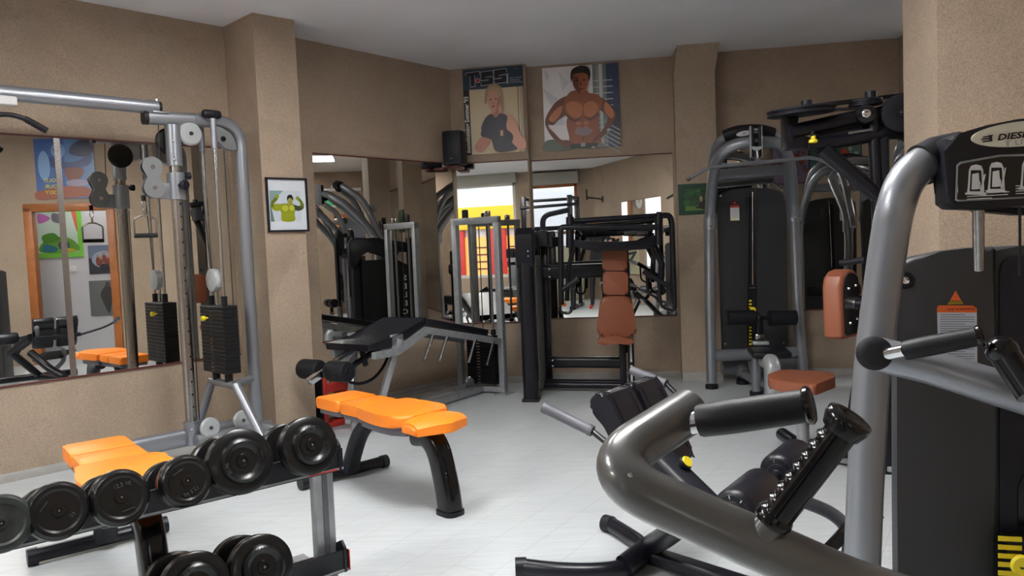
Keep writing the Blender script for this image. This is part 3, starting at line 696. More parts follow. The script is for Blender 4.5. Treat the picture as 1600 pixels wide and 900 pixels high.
# toolbox on the floor behind the orange bench
# ================================================================== silver cable tower on the left
TO=Ac+An*.475
def TP(x,y,off=0): return OP(x,y,TO,Ad,off)
ba=V((-2.123,4.955,0)); T0=lambda a,n=0,z=0: ba+Ad*a*.965+An*n*.965+Z*(z if z<.05 else .046+.965*z)
ct=thing('cable_tower','tall silver cable crossover tower with a black weight stack in front of the long mirror','cable machine',tuple(ba))
oval=rrect(.075,.10,.035)
s=MB()
s.tube([T0(-.50,-.03,.11),T0(.52,-.03,.11)],.05,'silver',prof=rrect(.075,.115,.032),up=(0,0,1))
s.tube([T0(-.40,-.02,.11),T0(-.40,.75,.09)],.045,'silver',16); s.tube([T0(-.02,.10,.10),T0(.52,.10,.10)],.04,'silver',16)
s.tube([T0(.47,-.02,.09),T0(.47,.62,.09)],.045,'silver',16)
s.cyl(T0(-.40,.05,.1),T0(-.40,.05,.012),.05,'silver',16,.06); s.cyl(T0(.47,.55,.09),T0(.47,.55,.012),.045,'silver',16,.055)
s.build('base_frame',ct)
s=MB(); s.box(T0(-.40,.05,.012),(.17,.12,.024),'plastic',(Ad,An,Z),.008); s.box(T0(.47,.55,.012),(.16,.12,.024),'plastic',(Ad,An,Z),.008); s.tube([T0(-.525,-.03,.11),T0(-.50,-.03,.11)],.05,'plastic',prof=rrect(.078,.118,.033)); s.build('rubber_foot',ct)
s=MB(); s.cyl(T0(0,0,.06),T0(0,0,.22),.05,'silver',20); s.cyl(T0(0,0,1.93),T0(0,0,2.2),.048,'silver',20)
for z in (.17,2.09,1.97): s.sphere(T0(-.02,.047,z),.009,'chrome')
s.build('post_sleeve',ct)
s=MB(); s.cyl(T0(0,0,.2),T0(0,0,1.95),.036,'dullchrome',24)
for k in range(17): s.cyl(T0(.004,.034,.32+k*.085),T0(.005,.0375,.32+k*.085),.007,'black',10)
s.build('adjustment_post',ct)
s=MB(); s.tube(fillet([T0(.47,0,.06),T0(.47,0,2.25),T0(.14,0,2.25)],.26,10),.042,'silver',18); s.build('rear_post',ct)
s=MB(); s.tube([T0(-.16,0,2.235),T0(.26,0,2.25)],.04,'silver',prof=rrect(.07,.085,.03)); s.build('top_bar',ct)
s=MB(); s.tube([T0(-.185,0,2.235),T0(-.158,0,2.235)],.04,'plastic',prof=rrect(.072,.088,.03)); s.box(T0(.245,.06,2.285),(.13,.05,.055),'plastic',(Ad,An,Z),.022,3); s.build('end_cap',ct)
s=MB(); s.tube([T0(.20,-.25,2.262),T0(.235,.05,2.27)],.03,'silver',14); s.build('cross_tube',ct)
# weight guide rods, stack
SA=.235
for n_ in (-.095,.095):
    s=MB(); s.cyl(T0(SA,n_,.47),T0(SA,n_,2.22),.011,'chrome',12); s.cyl(T0(SA,n_,2.05),T0(SA,n_,2.25),.02,'silver',14); s.build('guide_rod',ct)
st=MB(); 
for k in range(17): st.box(T0(SA,0,.535+k*.0272),(.105,.335,.0255),'plate',(Ad,An,Z),.003,1)
so=st.build('weight_stack',ct)
s=MB()
for k in range(17):
    for dn in (-.012,.012): s.box(T0(SA-.0535,-.02+dn,.535+k*.0272),(.002,.009,.007),'chrome',(Ad,An,Z))
s.build('selector_holes',so)
s=MB(); s.lathe(T0(SA-.054,-.055,.90),-Ad,[(0,.006),(.02,.006),(.02,.016),(.04,.018),(.045,.012)],'yellow',16); s.build('selector_pin',ct)
s=MB(); 
for n_ in (-.095,.095): s.cyl(T0(SA,n_,.46),T0(SA,n_,.525),.026,'rubber',16); s.cyl(T0(SA,n_,.985),T0(SA,n_,1.05),.02,'plastic',14)
s.build('rubber_buffer',ct)
s=MB(); s.lathe(T0(SA-.02,0,1.16),-Ad,[(-.03,.05),(-.02,.075),(.0,.078),(.02,.075),(.028,.05),(.028,.012)],'pulley',28); s.build('stack_pulley',ct)
s=MB(); s.cyl(T0(SA,0,.98),T0(SA,0,1.1),.012,'chrome',10); s.build('stack_stem',ct)
# stand below the stack
s=MB(); s.tube([T0(SA,-.19,.44),T0(SA,.20,.44)],.026,'silver',16)
s.cyl(T0(SA,-.165,.45),T0(SA-.06,-.30,.12),.028,'silver',16); s.cyl(T0(SA,.185,.45),T0(SA+.06,.40,.10),.03,'silver',16)
s.cyl(T0(SA,.15,.44),T0(.45,.0,.44),.027,'silver',16); s.build('stack_stand',ct)
def pulley(c,ax,r,m='pulley',w=.032,rim='rubber'):
    s=MB(); ax=V(ax).normalized()
    s.lathe(V(c)-ax*w/2,ax,[(0,.2*r),(0,r*.86),(.3*w,r*.97),(.5*w,r*.93),(.7*w,r*.97),(w,r*.86),(w*1.05,r*.5),(w,.2*r)],m,28)
    s.lathe(V(c)+ax*w/2,ax,[(0,.16*r),(.008,.16*r),(.008,.06*r)],'black',14); s.lathe(V(c)+ax*(w/2+.008),ax,[(0,.09*r),(.006,.08*r)],'chrome',10)
    return s
c1=TP(328,668,.12); pulley(c1,(An+V((.1,0,0))),.068).build('pulley',ct)
c1=TP(379,656,.02); pulley(c1,An,.068).build('pulley',ct)
c1=TP(297,209,.03); pulley(c1,An,.078).build('pulley',ct)
c1=T0(-.005,-.055,2.10); pulley(c1,An,.088,'rubber').build('pulley',ct)
s=MB(); c=TP(345,213,.02)
q=[TP(x,y,.05) for x,y in ((333,196),(345,199),(358,207),(366,218),(370,234),(356,233),(343,224),(335,211))]
s.prism(catmull(q+[q[0]],4)[:-1],-An*.05,'pulley_d',.006); s.lathe(TP(349,217,.052),An,[(0,.018),(.006,.016)],'black',14); s.build('pulley_guard',ct)
# sliding carriage with twin pulleys
s=MB(); s.cyl(T0(0,0,1.71),T0(0,0,1.885),.054,'silver',24); s.box(T0(-.08,0,1.765),(.10,.035,.10),'silver',(Ad,An,Z),.005); s.build('carriage_sleeve',ct)
s=MB()
for o in (-.022,.022):
    P0=T0(-.15,o,1.785); P1=T0(-.155,o,1.918)
    pts=[P0+Ad*.062*math.cos(t)+Z*.062*math.sin(t) for t in [math.radians(a) for a in range(150,391,20)]]
    pts=[]
    for a in range(-190,20,15): pts.append(P0+Ad*.066*math.cos(math.radians(a))+Z*.066*math.sin(math.radians(a)))
    pts.append(P0+Ad*.035+Z*.066)
    for a in range(-20,205,15): pts.append(P1+Ad*.062*math.cos(math.radians(a))+Z*.062*math.sin(math.radians(a)))
    pts.append(P1-Ad*.035-Z*.066)
    s.prism(pts,An*.006,'pulley_d')
    for q in (P0,P1): s.lathe(q+An*(.006 if o>0 else 0),An*(1 if o>0 else -1),[(0,.014),(.006,.013)],'chrome',12)
s.build('pulley_plate',ct)
s=MB()
for q in (T0(-.15,0,1.785),T0(-.155,0,1.918)): s.lathe(q-An*.015,An,[(0,.056),(.015,.05),(.03,.056)],'rubber',24)
s.build('twin_pulley',ct)
s=MB(); s.lathe(T0(.0,.05,1.80),An+Ad*.4,[(0,.012),(.03,.012),(.03,.03),(.05,.034),(.06,.025)],'plastic',18); s.lathe(T0(.05,.0,1.87),Ad,[(0,.01),(.02,.01),(.02,.022),(.045,.024),(.05,.016)],'plastic',16); s.build('locking_knob',ct)
s=MB(); s.tube([T0(-.09,0,2.2),T0(-.10,0,1.93)],.0035,'cable',6); s.tube([T0(.055,.02,1.7),T0(.045,.02,.2)],.0035,'cable',6); s.tube([T0(.16,0,2.2),T0(.20,0,1.2)],.0035,'cable',6); s.build('steel_cable',ct)
# long overhead bar and the twin tower outside the frame
s=MB(); s.tube([T0(-.09,0,2.305),T0(-3.1,0,2.305)],.04,'silver',prof=rrect(.075,.085,.034)); s.build('overhead_bar',ct)
s=MB(); s.box(T0(-.085,0,2.27),(.10,.09,.014),'silver',(Ad,An,Z),.004); s.cyl(T0(-.09,0,2.24),T0(-.09,0,2.36),.012,'chrome',12); s.tube([T0(-.088,0,2.305),T0(-.07,0,2.305)],.04,'plastic',prof=rrect(.07,.08,.034)); s.build('mounting_plate',ct)
s=MB(); s.cyl(T0(-3.05,0,0),T0(-3.05,0,2.3),.045,'silver',18); s.tube([T0(-3.5,0,.08),T0(-2.6,0,.08)],.05,'silver',14); s.build('far_post',ct)
# handle hanging from the carriage
hd=thing('stirrup_handle','stirrup handle hanging on its hook from the cable tower carriage','handle',tuple(T0(-.215,0,1.46)))
hc=T0(-.215,0,1.475)
s=MB(); s.tube([hc+Ad*-.068,hc+Ad*.068],.014,'foam',14); s.build('grip',hd)
s=MB(); s.tube(fillet([hc-Ad*.066,hc-Ad*.068+Z*.10,hc+Z*.125+Ad*-.02,hc+Z*.125+Ad*.02,hc+Ad*.068+Z*.10,hc+Ad*.066],.012,4),.006,'dullchrome',8); s.build('stirrup',hd)
s=MB(); s.tube([hc+Z*.13,hc+Z*.16],.008,'chrome',8); s.tube([hc+Z*.16+(Ad*math.cos(t)*.012+Z*(.03+math.sin(t)*.03)) for t in [k*PI/8 for k in range(16)]],.004,'chrome',6); s.cyl(hc+Z*.215,hc+Z*.25,.013,'rubber',12); s.build('carabiner',hd)
# pulldown bar at the top left edge
lb=thing('pulldown_bar','black angled pulldown bar hanging under the overhead silver bar at the left edge','bar',tuple(TP(-60,178)))
s=MB(); pts=[TP(-190,205,.02),TP(-140,178,.02),TP(18,179,.02),TP(40,186,.02)]; s.tube(fillet(pts,.05,5),.014,'black',12); s.build('bar',lb)
s=MB(); s.tube([TP(38,185,.02),TP(73,204.5,.02)],[.017,.018],'foam',14)
for k in range(6):
    a=TP(42+k*4.5,187.3+k*2.5,.02); s.tube([a,a+(TP(73,204.5,.02)-TP(38,185,.02)).normalized()*.008],.0195,'foam',12)
s.build('grip',lb)
s=MB(); s.tube([TP(-60,178,.02),TP(-62,150,.02)],.008,'chrome',8); s.build('hanger',lb)
s=MB(); s.box(TP(8,157,.03),(.11,.05,.05),'white',(Ad,An,Z),.01); tag(s.build('junction_box',loc=tuple(TP(8,157,.03))),'small white box under the overhead bar at the left edge','box')
# ================================================================== orange benches
def make_bench():
    K=.93; ZO=.02
    r=thing('weight_bench','x','bench',(0,0,0),'orange benches')
    def pad(name,out,z0,z1,rr=.02,bev=.016):
        s=MB(); s.prism([V((x*K,y,z0+ZO)) for x,y in out],Z*(z1-z0),'orange',bev,3); o=s.build(name,r); return o
    def und(out,z0,z1,par):
        s=MB(); s.prism([V((x*K,y,z0+ZO)) for x,y in out],Z*(z1-z0),'under'); s.build('pad_base',par)
    def rr(x0,x1,y0,y1,k=.02):
        return [(p.x,p.y) for p in fillet([(x0,y0,0),(x1,y0,0),(x1,y1,0),(x0,y1,0)],k,4,True)]
    p1=pad('head_pad',rr(0,.272,-.13,.13),.405,.465); und(rr(.02,.26,-.115,.115),.375,.405,p1)
    p2=pad('neck_pad',rr(.284,.497,-.13,.13),.405,.465); und(rr(.29,.50,-.115,.115),.375,.405,p2)
    o=[(.505,-.15),(.60,-.165),(.74,-.185),(.86,-.18),(.95,-.14),(.975,-.06),(.975,.06),(.95,.14),(.86,.18),(.74,.185),(.60,.165),(.505,.15)]
    p3=pad('back_pad',[(q.x,q.y) for q in catmull([V((x,y,0)) for x,y in o]+[V((o[0][0],o[0][1],0))],3)][:-1],.41,.47)
    und([(x*.94+.045,y*.86) for x,y in o],.365,.41,p3)
    s=MB()   # saddle seat that dips at the end
    prof=[(.955,.45),(1.02,.462),(1.08,.455),(1.12,.435)]
    L=[]; 
    for k in range(9):
        y=-.20+k*.05; e=1-abs(k-4)/4; 
        L.append((y,.085+.05*e))
    top=[];N=len(L)
    vs=[]
    for (y,hw) in L:
        row=[]
        for (dx,dz) in ((-hw,-.03),(-hw,.022),(-hw*.6,.036),(0,.04),(hw*.6,.032),(hw,.012),(hw,-.035)):
            e=(abs(y)/.20)**2; row.append(s.bm.verts.new(V((.955+dx*(1-.3*e),y*.84+.0,.45+dz*(1-.25*e)-.012*e))))
        vs.append(row)
    fs=[]
    for i in range(N-1):
        for j in range(7): fs.append(s.bm.faces.new((vs[i][j],vs[i][(j+1)%7],vs[i+1][(j+1)%7],vs[i+1][j])))
    fs.append(s.bm.faces.new(vs[0])); fs.append(s.bm.faces.new(vs[-1][::-1])); s._fin(fs,'orange')
    g=bmesh.ops.bevel(s.bm,geom=[e for f in fs[-2:] for e in f.edges],offset=.012,segments=2,affect='EDGES')
    s.build('seat_pad',r,sharp=50)
    s=MB(); prof=rrect(.085,.13,.04)
    s.tube(catmull([V((.80,0,.365)),V((.90,0,.37)),V((.97,0,.31)),V((1.01,0,.20)),V((1.035,0,.10)),V((1.045,0,.02))],5),.05,'glossblack',prof=[(b,a) for a,b in rrect(.12,.10,.035)],up=(0,0,1))
    fl=s.build('front_leg',r)
    s=MB(); s.tube([V((1.045,0,0)),V((1.045,0,.022))],.05,'plastic',prof=[(a,b) for a,b in rrect(.135,.115,.04)],up=(0,1,0)); s.build('rubber_foot',fl)
    s=MB(); 
    def LB(z,dx): return V((1.224+dx,0,z))
    s.box(V((1.064,0,.210)),(.002,.062,.012),'lettering'); s.box(V((1.068,0,.185)),(.002,.066,.022),'lettering')
    for k in range(12):
        s.box(V((1.074+.0017*k,0.004*(k%2),.165-k*.0085)),(.002,.056-.008*(k%3),.0022),'greyletter')
    s.build('warning_label',fl)
    s=MB(); s.tube([V((.2,0,.378)),V((.85,0,.365))],.03,'under',prof=rrect(.05,.04,.01)); s.build('spine',r)
    s=MB(); s.tube(catmull([V((.36,0,.37)),V((.25,0,.27)),V((.16,0,.12)),V((.13,0,.05))],4),.035,'plastic',prof=rrect(.10,.07,.03)); s.build('rear_leg',r)
    s=MB(); s.tube([V((.10,-.27,.04)),V((.10,.24,.04))],.032,'black',16)
    f=s.build('floor_bar',r)
    for sy in (-1,1):
        s=MB(); s.tube([V((.10,-.015+sy*.25,.038)),V((.10,-.015+sy*.29,.038))],.038,'plastic',16); s.build('end_cap',f)
    return r
b1=make_bench(); b1.location=(-1.075,4.50,0); b1.rotation_euler=(0,0,math.atan2(-.72,.69)); b1['label']='orange bench in the centre of the floor, in front of the leg curl machine'
b2=dup(b1,(-1.995,3.565,0),math.atan2(-.78,.625),'orange bench behind the dumbbell rack, nearest the left wall','orange benches')
# toolbox
tb=thing('storage_crate','red crate with metal clips standing by the left column, behind the orange bench','crate',tuple(G(520,656)))
o=OP(519,640,B0+Bn*.42,Bd); o.z=0; o=V((-1.485,5.735,0))
s=MB(); 
for t in (0,.21):
    s.box(o+Bd*t+Z*.20,(.035,.16,.40),'red',(Bd,Bn,Z),.003)
s.box(o+Bd*.105+Z*.30,(.21,.16,.07),'red',(Bd,Bn,Z),.006); s.box(o+Bd*.105+Z*.12,(.21,.14,.05),'red',(Bd,Bn,Z),.004); s.box(o+Bd*.105+Z*.02,(.21,.16,.04),'red',(Bd,Bn,Z),.004)
s.build('crate_body',tb)
s=MB(); s.box(o-Bd*.022+Z*.2,(.012,.15,.40),'plastic',(Bd,Bn,Z)); s.build('side_panel',tb)
s=MB()
for t in (.04,.17): s.box(o+Bd*t+Bn*.05+Z*.345,(.05,.035,.02),'chrome',(Bd,Bn,Z),.003)
s.build('clip',tb)
# ================================================================== dumbbell rack
ra=G(0,868,.5); rb=G(535,737,.5); Rr=(rb-ra); Rr.z=0; Rr.normalize(); Rx=V((-Rr.y,Rr.x,0))     # Rx: away from the viewer
RP=lambda x,y,off=0: OP(x,y,ra,Rr,-off)
rk=thing('dumbbell_rack','two tier black and grey dumbbell rack in the lower left foreground','rack',(-1.1,2.6,0))
end=RP(535,737,.10); base=V((end.x,end.y,0))
def RK(t,o=0,z=0): return base-Rr*t+Rx*o+Z*z
for z in (.475,.075):
    tr=None
    s=MB()
    if z>.3:
        s.prism([RK(-.005,0,z),RK(-.005,0,z+.085),RK(-.005,.012,z+.085),RK(-.005,.012,z+.006),RK(-.005,.03,z)],-Rr*2.35,'black')
    else:
        s.prism([RK(-.005,0,z),RK(-.005,0,z+.085),RK(-.005,.012,z+.085),RK(-.005,.012,z+.006),RK(-.005,.03,z)],-Rr*2.35,'black')
    tr=s.build('front_rail',rk)
    s=MB(); s.box(RK(1.17,-.0015,z+.008),(2.35,.003,.008),'greyletter',(Rr,Rx,Z)); s.build('edge_highlight',tr)  # pale strip paints the highlight along the black rail
    s=MB(); s.prism([RK(-.005,.11,z-.03),RK(-.005,.11,z+.045),RK(-.005,.122,z+.045),RK(-.005,.122,z-.024),RK(-.005,.14,z-.03)],-Rr*2.35,'black'); s.build('rear_rail',rk)
    s=MB(); 
    for t in (.004,1.1,2.33): s.prism([RK(t,-.005,z),RK(t,.16,z-.03),RK(t,.16,z+.05),RK(t,.02,z+.12),RK(t,-.005,z+.10)],-Rr*.01,'black')
    s.build('end_bracket',rk)
s=MB(); s.box(RK(-.006,.0,.075+.045),(.003,.02,.08),'red',(Rr,Rx,Z)); s.box(RK(.08,-.002,.483),(.12,.003,.006),'red',(Rr,Rx,Z)); s.build('paint_scuff',rk)
for t in (.05,2.28):
    s=MB(); s.box(RK(t,.085,.24),(.078,.05,.48),'steel_frame',(Rr,Rx,Z),.003); s.box(RK(t,.057,.24),(.02,.006,.47),'shroud2',(Rr,Rx,Z)); p_=s.build('upright',rk)
    s=MB(); s.box(RK(t,.08,.025),(.06,.55,.05),'steel_frame',(Rr,Rx,Z),.004); s.build('foot_beam',rk)
DX=(Rx*math.cos(math.radians(16))-Z*math.sin(math.radians(16))).normalized()
def dumbbell(c,r,kind,lab,L=.285,rot=0.0):
    # c: centre of the near face; axis runs along Rx away from the viewer
    c=V(c); o=thing('dumbbell',lab,'dumbbell',tuple(c+DX*(L/2)-Z*r),'rubber dumbbells on the rack')
    for i,(q,ax) in enumerate(((c,DX),(c+DX*L,-DX))):
        s=MB()
        if kind=='dome':
            w=.078
            s.lathe(q,ax,[(0,.0),(.0,.10*r),(-.004,.12*r),(-.004,.20*r),(0,.22*r),(.0,.40*r),(-.010,.50*r),(-.013,.58*r),(-.008,.655*r),(.008,.70*r),(.010,.93*r),(.014,.985*r),(.020,r),(.026,r*.985),(.028,r*.955),(.031,r*.985),(.035,r),(.043,r*.985),(.045,r*.955),(.048,r*.985),(.052,r),(.066,r*.99),(.072,r*.93),(w,.35*r),(w,.12*r)],'rubber',44)
        else:
            w=.075
            s.lathe(q,ax,[(0.002,0),(.002,.09*r),(-.003,.10*r),(-.003,.20*r),(.002,.22*r),(.003,.66*r),(-.002,.74*r),(-.001,.86*r),(.008,.95*r),(.020,r),(.036,r),(.040,.975*r),(.042,.95*r),(.045,.975*r),(.05,r),(.064,.97*r),(.072,.88*r),(w,.35*r),(w,.12*r)],'dusty' if kind=='dusty' else 'rubber',44)
        hd_=s.build('weight_head',o)
        s=MB(); f=-1 if i==0 else 1; nn_=-ax
        s.lathe(q+nn_*.0035,nn_,[(0,.045*r),(.0015,.04*r)],'dullchrome',10)
        if i==0:
            zz=DX.cross(-Rr).normalized(); zz=zz if zz.z>0 else -zz; u=Rr*math.cos(rot)+zz*math.sin(rot); v_=zz*math.cos(rot)-Rr*math.sin(rot)
            s.text('%s'%lab_kg[lab],q+nn_*(.0145 if kind=='dome' else .0035)-u*.016+v_*(.56*r if kind=='dome' else .42*r)-v_*.006,u,v_,  .013,'marking',bold=.02)
            s.box(q+nn_*(.001 if kind!='dome' else .004)-v_*.48*r+u*.1*r,(.42*r,.002,.003),'marking',(u,nn_,v_))
        s.build('moulded_marking',hd_)
    s=MB(); s.cyl(c+DX*.05,c+DX*(L-.05),.0165,'dullchrome',14); s.build('handle',o)
    return o
lab_kg={}
for (x,y,r,kind,kg,rot,lab,off) in [
    (487.5,695,.1065,'dome','20 kg',.1,'largest dumbbell at the right end of the upper rack tier',0),
    (380.5,720,.112,'dome','20 kg',1.9,'big domed dumbbell second from the right end on the upper tier',0),
    (293,751,.085,'thick','12.5 kg',3.6,'smaller rounded dumbbell third from the right on the upper tier',0),
    (190,777,.088,'thick','12.5 kg',.15,'rounded dumbbell fourth from the right, in front of the left orange bench',0),
    (92,798,.0865,'thick','10',4.0,'rounded dumbbell second from the left edge on the upper tier',0),
    (2,818,.083,'dusty','10',4.3,'dusty grey dumbbell cut by the left edge on the upper tier',0)]:
    lab_kg[lab]=kg; c=RP(x,y); dumbbell(c,r,kind,lab,rot=rot)
for (x,y,r,kg,rot,lab) in [(413,886,.112,'15 kg',.2,'large dumbbell at the right end of the lower tier'),(310,916,.112,'15 kg',.5,'large dumbbell beside it on the lower tier, cut by the bottom edge')]:
    lab_kg[lab]=kg; dumbbell(RP(x,y,.0),r,'dome',lab,rot=rot)
# ================================================================== leg curl machine
LA_=V((-.11,6.75,0)); Ld=V((-.546,-.838,0)).normalized(); Ln=V((Ld.y,-Ld.x,0))   # Ln points to far side
if Ln.x>0: Ln=-Ln
def LC(x,y,off=0): return OP(x,y,LA_,Ld,off if V((Ld.y,-Ld.x,0)).dot(Ln)>0 else -off)
def LL(t,o=0,z=0): return LA_+Ld*t+Ln*o+Z*z
lc=thing('leg_curl_machine','grey framed lying leg curl machine with black pad and roller pads near the left column','leg curl machine',tuple(LA_))
W_=.46
s=MB()
for o in (0,W_): s.box(LL(0,o,.79),(.055,.055,1.55),'steel_frame',(Ld,Ln,Z),.004)
s.box(LL(0,W_/2,1.545),(.055,W_+.055,.06),'steel_frame',(Ld,Ln,Z),.004); s.box(LL(0,W_/2,.04),(.055,W_,.05),'steel_frame',(Ld,Ln,Z),.004)
s.build('tower_frame',lc)
s=MB(); 
for o in (0,W_): s.box(LL(-.01,o,.006),(.15,.12,.012),'steel_frame',(Ld,Ln,Z),.002)
s.build('floor_plate',lc)
s=MB(); s.beam(LL(.02,W_*.5,.04),LL(1.62,W_*.5,.04),.06,.06,'steel_frame'); s.build('base_beam',lc)
for o in (0,W_):
    s=MB(); s.beam(LL(1.34,o*.95+.01,.66),LL(1.55,W_*.5+(o-W_/2)*.55,.04),.045,.045,'grey_frame'); s.box(LL(1.36,o*.95+.01,.64),(.13,.02,.12),'grey_frame',(Ld,Ln,Z),.004); s.build('front_leg',lc)
prof_=[(0.02,.475),(1.04,.712),(1.38,.585),(1.62,.588)]
pf=[LL(t,0,z) for t,z in prof_]
for o in (0,W_-.05):
    s=MB()
    pts=[(0.02,.445),(1.03,.665),(1.37,.545),(1.62,.55),(1.62,.60),(1.385,.60),(1.05,.72),(0.02,.50)]
    s.prism([LL(t,o-.02,z) for t,z in pts],Ln*.045,'steel_frame',.003,1); s.build('side_beam',lc)
s=MB(); s.prism([LL(t,.0,z) for t,z in ((1.03,.725),(1.40,.605),(1.66,.61),(1.67,.66),(1.42,.668),(1.045,.782))],Ln*(W_-.02),'vinyl',.018,3); s.build('hip_pad',lc)
s=MB(); s.prism([LL(t,.0,z) for t,z in ((.20,.545),(1.02,.735),(1.02,.785),(.18,.60))],Ln*(W_-.02),'vinyl',.016,3); s.build('chest_pad',lc)
for k,(t,z) in enumerate(((.42,.50),(.16,.44),(.98,.60),(.80,.57))):
    s=MB(); a=LL(t,-.02,z+.045); s.cyl(a,a-Ln*.03+Ld*.15-Z*.17,.012,'chrome',12); s.build('peg_handle',lc)
# roller arm
rc=LC(540,583,.0)
tr_=(rc-LA_).dot(Ld)-.03; zr=.50
RC=LL(tr_,W_*.5,zr)
pv=LL(1.50,W_*.5,.64)
s=MB(); s.beam(pv,RC+(RC-pv).normalized()*.16,.045,.05,'chrome',bev=.004); s.build('roller_arm',lc)
for sg in (-1,1):
    s=MB(); a=RC+Ln*sg*.04; s.lathe(a,Ln*sg,[(0,.03),(0,.062),(.015,.070),(.17,.072),(.185,.066),(.185,.03),(.192,.03),(.192,.012),(.205,.012)],'foam',24); s.build('roller_pad',lc)
s=MB(); s.cyl(RC-Ln*.235,RC+Ln*.235,.012,'chrome',12); s.build('roller_axle',lc)
s=MB(); s.beam(pv+Z*.02+Ld*.02,pv-Z*.17-Ld*.03,.03,.035,'black'); s.beam(pv-Z*.20+Ld*.26,pv-Z*.02-Ld*.30,.03,.035,'black'); s.tube(catmull([pv-Ld*.30-Z*.02,pv-Ld*.26-Z*.16,pv-Ld*.12-Z*.27,pv+Ld*.05-Z*.29,pv+Ld*.24-Z*.22],5),.012,'black',8); s.build('cam_arm',lc)
s=MB(); s.tube([pv+Z*.0+Ln*.2,pv-Ln*.2],.016,'chrome',12); s.build('pivot_axle',lc)
# stack inside the tower
s=MB()
for k in range(15): s.box(LL(-.02,W_/2-.02,.10+k*.027),(.12,.30,.0255),'plate',(Ld,Ln,Z),.003,1)
s.box(LL(-.02,W_/2-.02,.51),(.12,.30,.03),'plate',(Ld,Ln,Z),.003,1); ws=s.build('weight_stack',lc)
s=MB(); 
for k in range(16): s.box(LL(.042,W_/2-.0,.10+k*.027),(.004,.035,.009),'chrome',(Ld,Ln,Z))
s.build('selector_holes',ws)
for o in (.10,.32):
    s=MB(); s.cyl(LL(-.02,o,.04),LL(-.02,o,1.53),.011,'shroud2',12); s.cyl(LL(-.02,o,.525),LL(-.02,o,.575),.022,'rubber',12); s.build('guide_rod',lc)
s=MB(); s.tube([LL(-.02,.21,.52),LL(-.02,.21,1.5)],.005,'cable',6); s.build('steel_cable',lc)
s=MB(); s.box(LL(0,.34,1.60),(.03,.06,.10),'plastic',(Ld,Ln,Z),.01); s.box(LL(0,.10,1.60),(.04,.05,.05),'chrome',(Ld,Ln,Z),.004); s.build('top_pulley',lc)
s=MB(); s.cyl(LL(.12,.30,.10),LL(.12,.27,.10),.05,'pulley_d',20); s.beam(LL(.12,.285,.04),LL(.12,.285,.16),.03,.01,'chrome'); s.build('floor_pulley',lc)
Q=QY
# ================================================================== black press machine with brown pads
mw=Dd; md_=V((-Dd.y,Dd.x,0))       # mw: along the centre wall, md_: towards the wall
pm=thing('press_machine','black chest press machine with brown stacked pads in front of the centre mirror','press machine',(.9,6.7,0))
pc=V((.125,6.42,0))
def PM(t,o=0,z=0): return pc+mw*t+md_*o+Z*z
s=MB(); s.tube(fillet([PM(0,0,.01),PM(0,0,1.36),PM(0,.20,1.40),PM(0,.44,1.30)],.12,6),.06,'black',prof=rrect(.13,.12,.04),up=(0,-1,0)); s.build('front_column',pm)
s=MB(); s.box(PM(0,0,.012),(.145,.15,.025),'plastic',(mw,md_,Z),.006); s.lathe(PM(0,-.062,.22),-md_,[(0,.0),(.004,.03),(.006,.0)],'plastic',16); s.build('foot_cap',pm)
s=MB(); s.prism([PM(-.075,-.08,1.20),PM(-.075,-.085,1.40),PM(-.075,-.03,1.455),PM(-.075,.10,1.45),PM(-.075,.42,1.25),PM(-.075,.40,1.18),PM(-.075,.12,1.33),PM(-.075,.03,1.28),PM(-.075,.03,1.16),PM(-.075,-.04,1.12)],mw*.15,'plastic',.02,3); cw=s.build('top_cowl',pm)
s=MB()
for z in (1.22,1.26): s.sphere(PM(.03,-.075,z),.008,'chrome')
s.build('bolt',cw)
for sx,m in ((-.072,'plate'),(.068,'shroud2')):
    s=MB(); s.prism([PM(sx,.05,1.22),PM(sx,.40,1.22),PM(sx,.62,1.10),PM(sx,.62,.10),PM(sx,.50,.04),PM(sx,.10,.06),PM(sx,.04,.14)],mw*.008,m,.002,1); sp=s.build('side_panel',pm)
    if sx<0:
        s=MB()
        for k,ch in enumerate('SELECT'): s.text(ch,PM(sx-.002,.50,1.0-.088*k),-md_,Z,.055,'lettering',bold=.02)
        s.build('lettering',sp)
    else:
        s=MB()
        for o,z in ((.10,1.13),(.55,1.02),(.10,.15),(.5,.12),(.3,.5)): s.sphere(PM(sx+.009,o,z),.007,'black',seg=8)
        s.build('screw',sp)
s=MB(); s.box(PM(.10,.58,.74),(.07,.08,1.40),'black',(mw,md_,Z),.015); s.build('rear_post',pm)
s=MB(); s.prism([PM(.05,.30,1.43),PM(.05,.62,1.38),PM(.05,.66,1.28),PM(.05,.30,1.30)],mw*.12,'plastic',.02,3); s.build('rear_cowl',pm)
s=MB(); s.tube([PM(.10,.46,1.06),PM(.86,.46,1.06)],.05,'black',prof=rrect(.08,.125,.03)); s.build('upper_beam',pm)
s=MB(); s.tube([PM(.12,.40,.262),PM(.80,.30,.262)],.05,'black',prof=rrect(.07,.10,.03)); s.build('lower_beam',pm)
s=MB(); s.tube([PM(.06,.40,.06),PM(.80,.30,.06)],.03,'black',14); s.tube([PM(.06,.52,.06),PM(.80,.42,.06)],.03,'black',14); s.build('floor_beam',pm)
s=MB()
for t,z in ((.155,1.09),(.155,1.02)): s.lathe(PM(t,.415,z),-md_,[(0,.011),(.008,.009)],'chrome',10)
for t,z in ((.16,.285),(.16,.235),(.78,.285),(.78,.235)): s.lathe(PM(t,.395-(t-.12)*.14,z)-md_*.04,-md_,[(0,.009),(.008,.007)],'chrome',10)
s.build('bolt',pm)
